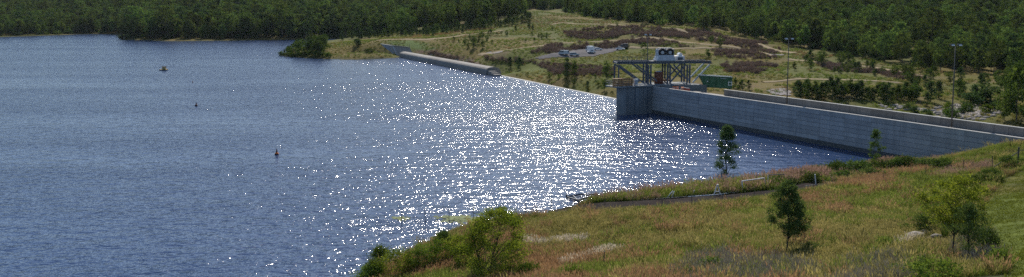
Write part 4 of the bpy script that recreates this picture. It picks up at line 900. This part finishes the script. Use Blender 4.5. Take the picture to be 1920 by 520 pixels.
bank = inpoly(px,py,BANK); spc = np.where(bank, np.where(u < .80, 1, np.where(u < .88, 0, 4)), spc)
for P in PINK: spc = np.where(inpoly(px,py,P) & (u < .5), 4, spc)
for P in PLUME: spc = np.where((seglist_dist(px,py,P) < 3.2+5*(nb_-.4)) & (u < .8), 3, spc)
for P in (STALK, STALK2, STALK3): spc = np.where(inpoly(px+(na-.5)*110,py+(nb_-.5)*34,P) & (rgn.uniform(size=X.shape) < .55), 5, spc)
hs_ = (0.65+0.7*nc)*rgn.uniform(.7,1.25,X.shape)*np.where(bank, np.where(px > 1540, 1.0, 1.5), 1.0)*np.where(px > 1700, 0.8, 1.0)
rd = seglist_dist(X,Y,road_w); hs_ *= np.clip(0.5+(rd-2.3)*0.35, 0.5, 1)
keep = u*0+rgn.uniform(size=X.shape) < np.where(fbm(X,Y,2.2,57) > .33, 1, .45)
SPEC = [('olive_grass','olive and straw coloured tall grass on the near slope','g_olive',0.62,0.026,0.35),('green_grass','green tall grass on the near slope','g_green',0.62,0.030,0.12),('red_grass','red brown seeding grass on the near slope','g_red',0.66,0.026,0.7),
        ('plume_grass','pale feathery plume grass in streaks','g_pale',0.62,0.030,0.95),('pink_grass','pink plumed grass along the ridge and shore','g_pink',0.75,0.030,0.9),('dead_stalks','grey dead stalks at the bottom of the slope','scrub_g',0.80,0.018,0.2)]
for k, (nm, lb, mt, h_, wd, sh) in enumerate(SPEC):
    pr = [tuft(nm+' %d' % i, 700+k*10+i, 38, 0.34, h_, wd, M[mt], sh, 0.3) for i in range(3)]
    mm = keep & (spc == k)
    scatter(nm, lb, pr, np.stack([X,Y,Z],-1)[mm], rgn.uniform(0,6.3,mm.sum()), hs_[mm]*1.05, rgn.integers(0,3,mm.sum()))
TS = [tuft('tussock %d' % i, 780+i, 90, 0.55, 0.95, 0.035, M[q_], sh_, .55) for i, (q_, sh_) in enumerate([('g_olive',.5),('g_green',.1),('g_red',.8),('g_green',.3),('g_pale',.9)])]
mm = (rgn.uniform(size=X.shape) < 0.022*np.clip((fbm(X,Y,6,71)-.30)*5,0.1,1.6)) & ~bank & (rd > 3.2)
scatter('tussock_grass', 'larger arching tussocks scattered over the near slope', TS, np.stack([X,Y,Z],-1)[mm], rgn.uniform(0,6.3,mm.sum()), rgn.uniform(.6,1.35,mm.sum()), np.minimum(4,rgn.choice([0,1,2,3,0,1,2,0],mm.sum())))
LX, LY = np.meshgrid(np.arange(20,112,.30), np.arange(36,112,.30)); LX = (LX+rgn.uniform(-.15,.15,LX.shape)).ravel(); LY = (LY+rgn.uniform(-.15,.15,LY.shape)).ravel(); LZ = gh(LX,LY); a_, b_ = pix(LX,LY,LZ)
mm = inpoly(a_+(vnoise(LX,LY,1.2,63)-.5)*16, b_, LAWN) & (a_ < 1990) & (b_ < 560) & (vnoise(LX,LY,1.6,64) > .22)
scatter('mown_grass', 'short mown lawn grass at the right', [tuft('lawn %d' % i, 790+i, 26, 0.22, 0.085+0.03*i, 0.022, M['g_lawn'], 0, .6) for i in range(3)], np.stack([LX,LY,LZ],-1)[mm], rgn.uniform(0,6.3,mm.sum()), rgn.uniform(.6,1.3,mm.sum())*(0.6+0.8*fbm(LX,LY,3,65)[mm]), rgn.integers(0,3,mm.sum()))
# floating weed by the drowned fence
xw = []; 
for (cx_, cy_, sx, sy, nn) in [(868,412,26,5,260),(832,442,14,5,60),(752,410,10,4,40),(845,408,20,3,60)]:
    for _ in range(nn):
        p = atz(cx_+rgn.normal(0,sx*.6), cy_+rgn.normal(0,sy*.6), 0.02); xw.append(p)
xw = np.array(xw); 
an = np.linspace(0,2*PI,7)[:-1]; pv = np.concatenate([np.stack([np.cos(an)*.28,np.sin(an)*.28,0*an],-1)])
pm_ = npmesh('pad', pv, np.array([[0,1,2,3],[0,3,4,5]]), [M['weed']], None, {'tint':('FACE','FLOAT',np.array([.4,.6]))})
scatter('water_weed', 'pale green floating water weed beside the drowned fence posts', [pm_], xw, rgn.uniform(0,6.3,len(xw)), rgn.uniform(.4,1.3,len(xw)), np.zeros(len(xw),int), 'stuff', rgn.normal(0,.08,(len(xw),2)))
# pale rocks on the slope
for k, (x, y, s, lb) in enumerate([(1716,446,0.55,'large pale flat rock under the olive bush'),(1736,440,0.36,'pale upright rock right of the large flat rock'),(1758,446,0.30,'small grey rock between flat rock and feathery tree'),(1690,452,0.30,'small pale rock left of the large flat rock'),(1500,300,0.01,'')]):
    if not lb: continue
    p = hit(x,y); o = link('rock', RK[k % 4], None, (p[0],p[1],p[2]+s*.25), (0,0,k*1.3+.4), (s*1.4,s,s)); tag(o, lb, 'rock', 'rocks on the near slope')

# ------------------------------------------------------------------ fences
def fence(name, pts, hgt, label, mat='post', r=0.035, wires=4, lean=0.03):
    P = [np.array(q) for q in pts]; f = thing(name, label, 'fence', P[0]); rr = np.random.default_rng(len(P))
    tops = []
    for q in P:
        l = rr.normal(0, lean, 2); a = Vector(q-P[0]); t = a+Vector((l[0]*hgt, l[1]*hgt, hgt)); tops.append((a, t))
        MB().tube([a-Vector((0,0,.3)), t], r, 5).build('post', M[mat], f)
    for k in range(wires):
        s = (k+1)/wires*0.95; b = MB()
        for (a0,t0),(a1,t1) in zip(tops[:-1], tops[1:]):
            p0 = a0.lerp(t0,s); p1 = a1.lerp(t1,s); b.tube([p0, (p0+p1)/2-Vector((0,0,.03)), p1], 0.004, 3, False)
        b.build('wire', M['post'], f)
    return f
f1 = [atz(x,y,0) for x,y in [(753,422),(798,420),(842,419),(888,416),(935,412),(985,408)]] + [hit(x,y) for x,y in [(1035,400),(1084,402),(1133,399),(1187,397),(1241,394),(1297,392),(1354,387),(1414,380),(1470,371),(1525,360),(1590,352),(1656,347),(1735,334),(1805,327),(1860,320)]]
fence('wire_fence', f1, 1.75, 'thin wire fence with dark posts running from the water along the boat ramp')
p = hit(1908,316); sp_post = thing('strainer_post', 'thick fence strainer post with slanting brace at the right edge', 'fence post', p)
MB().tube([(0,0,-.3),(0,0,2.5)],0.09,8).build('post', M['post'], sp_post); MB().tube([(-2.6,.3,0.1),(-.05,0,1.9)],0.05,6).build('brace', M['post'], sp_post); MB().tube([(-.1,0,2.1),(1.8,-.6,2.3)],0.04,6).build('rail', M['post'], sp_post)
for x, y, lb in [(1132,510,'lone dark star picket standing in the reddish grass'),]:
    p = hit(x,y); t = thing('star_picket', lb, 'fence post', p); MB().tube([(0,0,-.2),(0.03,0,1.55)],0.032,5).build('post', M['post'], t); MB().box((0.03,0,1.57),(0.09,0.09,0.05)).build('cap', M['post'], t)

# ------------------------------------------------------------------ white pipe frames on the shore
def pw(px_, py_, dz=0.0): q = hit(px_,py_); return Vector((q[0],q[1],q[2]+dz))
def up_at(base, px_, py_):                                  # point straight in the base's depth plane
    q = atD(px_, py_, base.y); return Vector(q)
def pipe_thing(name, label, segs, mats=None, r=0.065, cat='pipe rack', group=None):
    o0 = segs[0][0]; t = thing(name, label, cat, o0, 0, group)
    for k, s in enumerate(segs): MB().tube([q-o0 for q in s], r, 6).build('pipe', M[(mats or ['white'])[k % len(mats or ['white'])]], t)
    return t
G = 'white pipe frames along the boat ramp'
b0, b1 = pw(1393,361), pw(1437,356); t0, t1 = up_at(b0,1391,340), up_at(b1,1433,334)
pipe_thing('pipe_rack', 'white rectangular pipe frame standing like a goal beside the boat ramp', [[b0,t0],[t0,t1],[t1,b1],[b0+Vector((0,0,.08)),b1+Vector((0,0,.08))]], None, 0.075, 'pipe rack', G)
b0, b1 = pw(1338,368), pw(1351,367); t0 = up_at(b0,1345,346)
pipe_thing('pipe_rack', 'white pipe A frame standing beside the boat ramp', [[b0,t0],[b1,t0+Vector((0.05,0,0))],[b0.lerp(t0,.35),b1.lerp(t0,.35)]], None, 0.075, 'pipe rack', G)
b0, b1 = pw(1249,373), pw(1259,372); pipe_thing('pipe_rack', 'pair of leaning white pipes left of the A frame', [[b0,up_at(b0,1262,358)],[b1,up_at(b1,1264,359)]], None, 0.07, 'pipe rack', G)
b0 = pw(1298,369); pipe_thing('pipe_stake', 'short leaning white pipe left of the A frame above a fence post', [[b0,up_at(b0,1302,357)]], None, 0.065, 'pipe', G)
b0 = pw(1178,375); pipe_thing('pipe_stake', 'leaning white pipe in the reeds nearest the floating frame', [[b0,up_at(b0,1188,365)]], None, 0.065, 'pipe', G)
b0 = pw(1212,374); pipe_thing('pipe_stake', 'thin leaning white pipe in the green reeds', [[b0,up_at(b0,1219,364)]], None, 0.05, 'pipe', G)
b0 = pw(1440,354); t0 = up_at(b0,1440,328); pipe_thing('pipe_rack', 'tall thin post with grey top rail right of the goal frame', [[b0,t0],[t0,up_at(b0,1472,327)]], ['white','greyp'], 0.05, 'pipe rack', G)
b0 = pw(1530,349); t0 = up_at(b0,1528,327); b1 = pw(1508,352); pipe_thing('pipe_rack', 'white corner pipe with low rail right of the dark bushy tree', [[b0,t0],[b0+Vector((0,0,.15)),b1+Vector((0,0,.15))]], ['white','greyp'], 0.07, 'pipe rack', G)
gp_ = [pw(x,y,.12) for x,y in [(1190,377),(1230,375.5),(1290,371.5),(1340,367.5),(1392,361.5)]]
pipe_thing('ground_pipe', 'long white pipe lying along the upper edge of the boat ramp', [gp_[i:i+2] for i in range(4)], ['greyp','greyp','white','white'], 0.07, 'pipe')
Q = lambda x, y, z=0.18: Vector(atz(x, y, z))
fr = [Q(1062,369.5), Q(1092,364.2), Q(1110,369), Q(1083,375.5)]
pf = pipe_thing('floating_frame', 'dark square pipe frame floating in the water at the ramp', [[fr[0],fr[1]],[fr[1],fr[2]],[fr[2],fr[3]],[fr[3],fr[0]],[fr[3],Q(1103,381)],[Q(1103,381),Q(1112,380)],[fr[0],Q(1062,365,.5)],[Q(1074,367.3),fr[3]],[Q(1104,364.8),Q(1122,364)]], ['greyp'], 0.11, 'floating frame')
for k in range(2): MB().tube([fr[(0,2)[k]]-fr[0]+Vector((0,0,.13)), fr[(1,3)[k]]-fr[0]+Vector((0,0,.13))], 0.05, 5).build('top_pipe', M['white'], pf)

# ------------------------------------------------------------------ buoys and raft
def buoy(px_, py_, h_, label):
    q = atz(px_, py_, 0); t = thing('marker_buoy', label, 'buoy', q, 0, 'marker buoys')
    MB().cyl((0,0,0.05),0.34*h_,0.22*h_,14,r2=0.40*h_).build('float', M['black'], t)
    MB().cyl((0,0,0.30*h_),0.36*h_,0.25*h_,14,r2=0.17*h_).build('collar', M['rust'] if h_ > 0.97 else M['hiviz'], t)
    MB().cyl((0,0,0.62*h_),0.15*h_,0.50*h_,10,r2=0.10*h_).build('mast', M['rust'], t)
    MB().cyl((0,0,0.98*h_),0.06*h_,0.30*h_,8,r2=0.05*h_).build('top_mark', M['black'], t)
buoy(519,290,0.95,'nearest small orange marker buoy on the open lake'); buoy(368,199,1.0,'middle small orange marker buoy below the raft'); buoy(361,155,0.6,'tiny dark marker buoy farthest out on the lake')
q = atz(307,132,0); rf = thing('raft', 'small yellow brown raft with a low hut far out on the lake', 'raft', q, 0.15)
for s in (-.9,.9): MB().cyl((0,s,0.02),0.3,3.0,10,'x').build('pontoon', M['black'], rf)
MB().box((0,0,0.36),(2.8,2.3,0.12)).build('deck', M['straw'], rf); MB().box((0.2,0,0.85),(1.3,1.2,0.85)).build('hut', M['straw'], rf, False, 0.08)
b = MB(); b.sweep([(-.75,0),(.75,0),(0,.4)],(-0.6,0),(1.0,0),(0,1)); o = b.build('roof', M['post'], rf); o.location.z = 1.28

# ------------------------------------------------------------------ vehicles in the car park
def vehicle(kind, px_, py_, rz, paint, label, name):
    p = hit(px_, py_, 165); t = thing(name, label, {'van':'van','truck':'truck','ute':'truck'}.get(kind,'car'), (p[0],p[1],p[2]+0.2), rz, 'vehicles in the car park'); pm = M[paint]
    S = {'sedan': dict(L=4.6,W=1.8,low=[(-2.3,.35),(2.3,.35),(2.3,.75),(1.2,.95),(-1.6,1.0),(-2.3,.9)],cab=[(-1.75,.96),(0.95,.93),(0.2,1.40),(-1.1,1.43)]),
         'wagon': dict(L=4.7,W=1.85,low=[(-2.35,.4),(2.35,.4),(2.35,.85),(1.3,1.05),(-2.3,1.1)],cab=[(-2.25,1.06),(1.05,1.02),(0.45,1.70),(-2.05,1.72)]),
         'van': dict(L=4.9,W=1.9,low=[(-2.45,.4),(2.45,.4),(2.45,1.0),(2.1,1.2),(-2.45,1.2)],cab=[(-2.42,1.17),(2.1,1.16),(1.5,2.1),(-2.3,2.15)]),
         'truck': dict(L=6.0,W=2.2,low=[(-3,.55),(3,.55),(3,1.2),(-3,1.2)],cab=[(1.2,1.17),(2.95,1.17),(2.7,2.3),(1.2,2.3)]),
         'ute': dict(L=5.4,W=2.0,low=[(-2.7,.5),(2.7,.5),(2.7,1.05),(1.5,1.2),(-2.7,1.2)],cab=[(0,1.17),(1.4,1.17),(0.9,1.9),(0.05,1.92)])}[kind]
    hw = S['W']/2; b = MB(); b.sweep(S['low'], (0,-hw), (0,hw), (1,0)); b.build('body', pm, t, False, 0.06)
    c_ = S['cab']; b = MB(); n_ = len(c_); vs = [(x,s*(hw-0.08-(0.12 if z > 1.3 else 0)),z) for s in (-1,1) for x,z in c_]
    b.add(vs, [tuple(range(n_)), tuple(range(n_,2*n_))[::-1]]+[(i,n_+i,n_+(i+1)%n_,(i+1)%n_) for i in range(n_)]); cab = b.build('cabin', M['glass'], t, False, 0.03)
    zt = c_[2][1]; MB().box(((c_[2][0]+c_[3][0])/2,0,zt+0.02),(abs(c_[2][0]-c_[3][0])+0.2,S['W']-0.3,0.09)).build('roof', pm, t, False, 0.03)
    for i in range(2):
        for s in (-1,1): MB().beam((c_[1-i][0],s*(hw-.08),c_[0][1]),(c_[2+i][0],s*(hw-.18),zt),0.09,0.10).build('pillar', pm, cab)
    if kind == 'van':
        for s in (-1,1): MB().box((-1.2,s*(hw-.09),1.65),(2.0,0.06,0.9)).build('side_panel', pm, cab)
    if kind == 'truck': MB().box((-1.0,0,2.0),(3.9,2.2,1.7)).build('cargo_box', M['carw'], t, False, 0.04)
    if kind == 'ute': MB().box((-1.35,0,1.75),(2.5,1.95,1.15)).build('canopy', M['card'], t, False, 0.08)
    L = S['L']
    for x in (-L*0.30, L*0.31):
        for s in (-1,1):
            wh = MB().cyl((x,s*(hw-.08),0.34),0.34,0.24,14,'y').build('wheel', M['tyre'], t); MB().cyl((x,s*(hw+.045),0.34),0.19,0.02,10,'y').build('rim', M['galv'], wh)
    for s in (-1,1):
        MB().box((L/2-.02,s*(hw-.28),0.72),(0.08,0.32,0.16)).build('headlight', M['lamp'], t); MB().box((-L/2+.02,s*(hw-.2),0.80),(0.08,0.2,0.25)).build('tail_light', M['tail'], t)
        MB().box((c_[1][0]-0.25,s*(hw+.06),1.05),(0.14,0.2,0.14)).build('mirror', pm, t)
vehicle('van',1057,105,2.75,'cars','pale blue silver van, leftmost in the car park','van')
vehicle('wagon',1077,106,0.15,'cars','small silver hatchback right beside the van','car')
vehicle('truck',1106,98,1.9,'carw','white box truck behind the white car in the car park middle','truck')
vehicle('sedan',1109,101,0.55,'carw','white car in front of the box truck','car')
vehicle('sedan',1121,95.5,0.0,'carw','white car just right of the box truck','car')
vehicle('sedan',1163,94.5,-0.3,'carw','white car in front of the dark truck on the right','car')
vehicle('ute',1168,91.5,2.9,'card','dark canopy truck with white cab at the right of the car park','truck')

# ------------------------------------------------------------------ summer haze in the air over the whole valley
n = NT('thin haze'); pv_ = n.n('VolumePrincipled'); pv_.inputs['Color'].default_value = (0.80,0.88,1.0,1); pv_.inputs['Density'].default_value = 0.00002; pv_.inputs['Anisotropy'].default_value = 0.2
n.l(pv_.outputs[0], n.out.inputs['Volume'])
tag(MB().box((0,400,60),(6600,9000,190)).build('haze', n.m), 'thin pale haze filling the valley air', None, None, 'stuff')

# ------------------------------------------------------------------ look-alikes: tell each by its place
def ordinal(k): return '%d%s' % (k, 'th' if 10 <= k % 100 <= 20 else {1:'st',2:'nd',3:'rd'}.get(k % 10, 'th'))
same = {}
for o in C.objects:
    if o.parent is None and 'label' in o and o.get('kind') is None: same.setdefault(o['label'], []).append(o)
for lb, obs in same.items():
    if len(obs) < 2: continue
    obs.sort(key=lambda o: float(pix(o.location.x, o.location.y, o.location.z)[0]))
    for k, o in enumerate(obs): o['label'] = '%s, %s from the left' % (lb, ordinal(k+1))
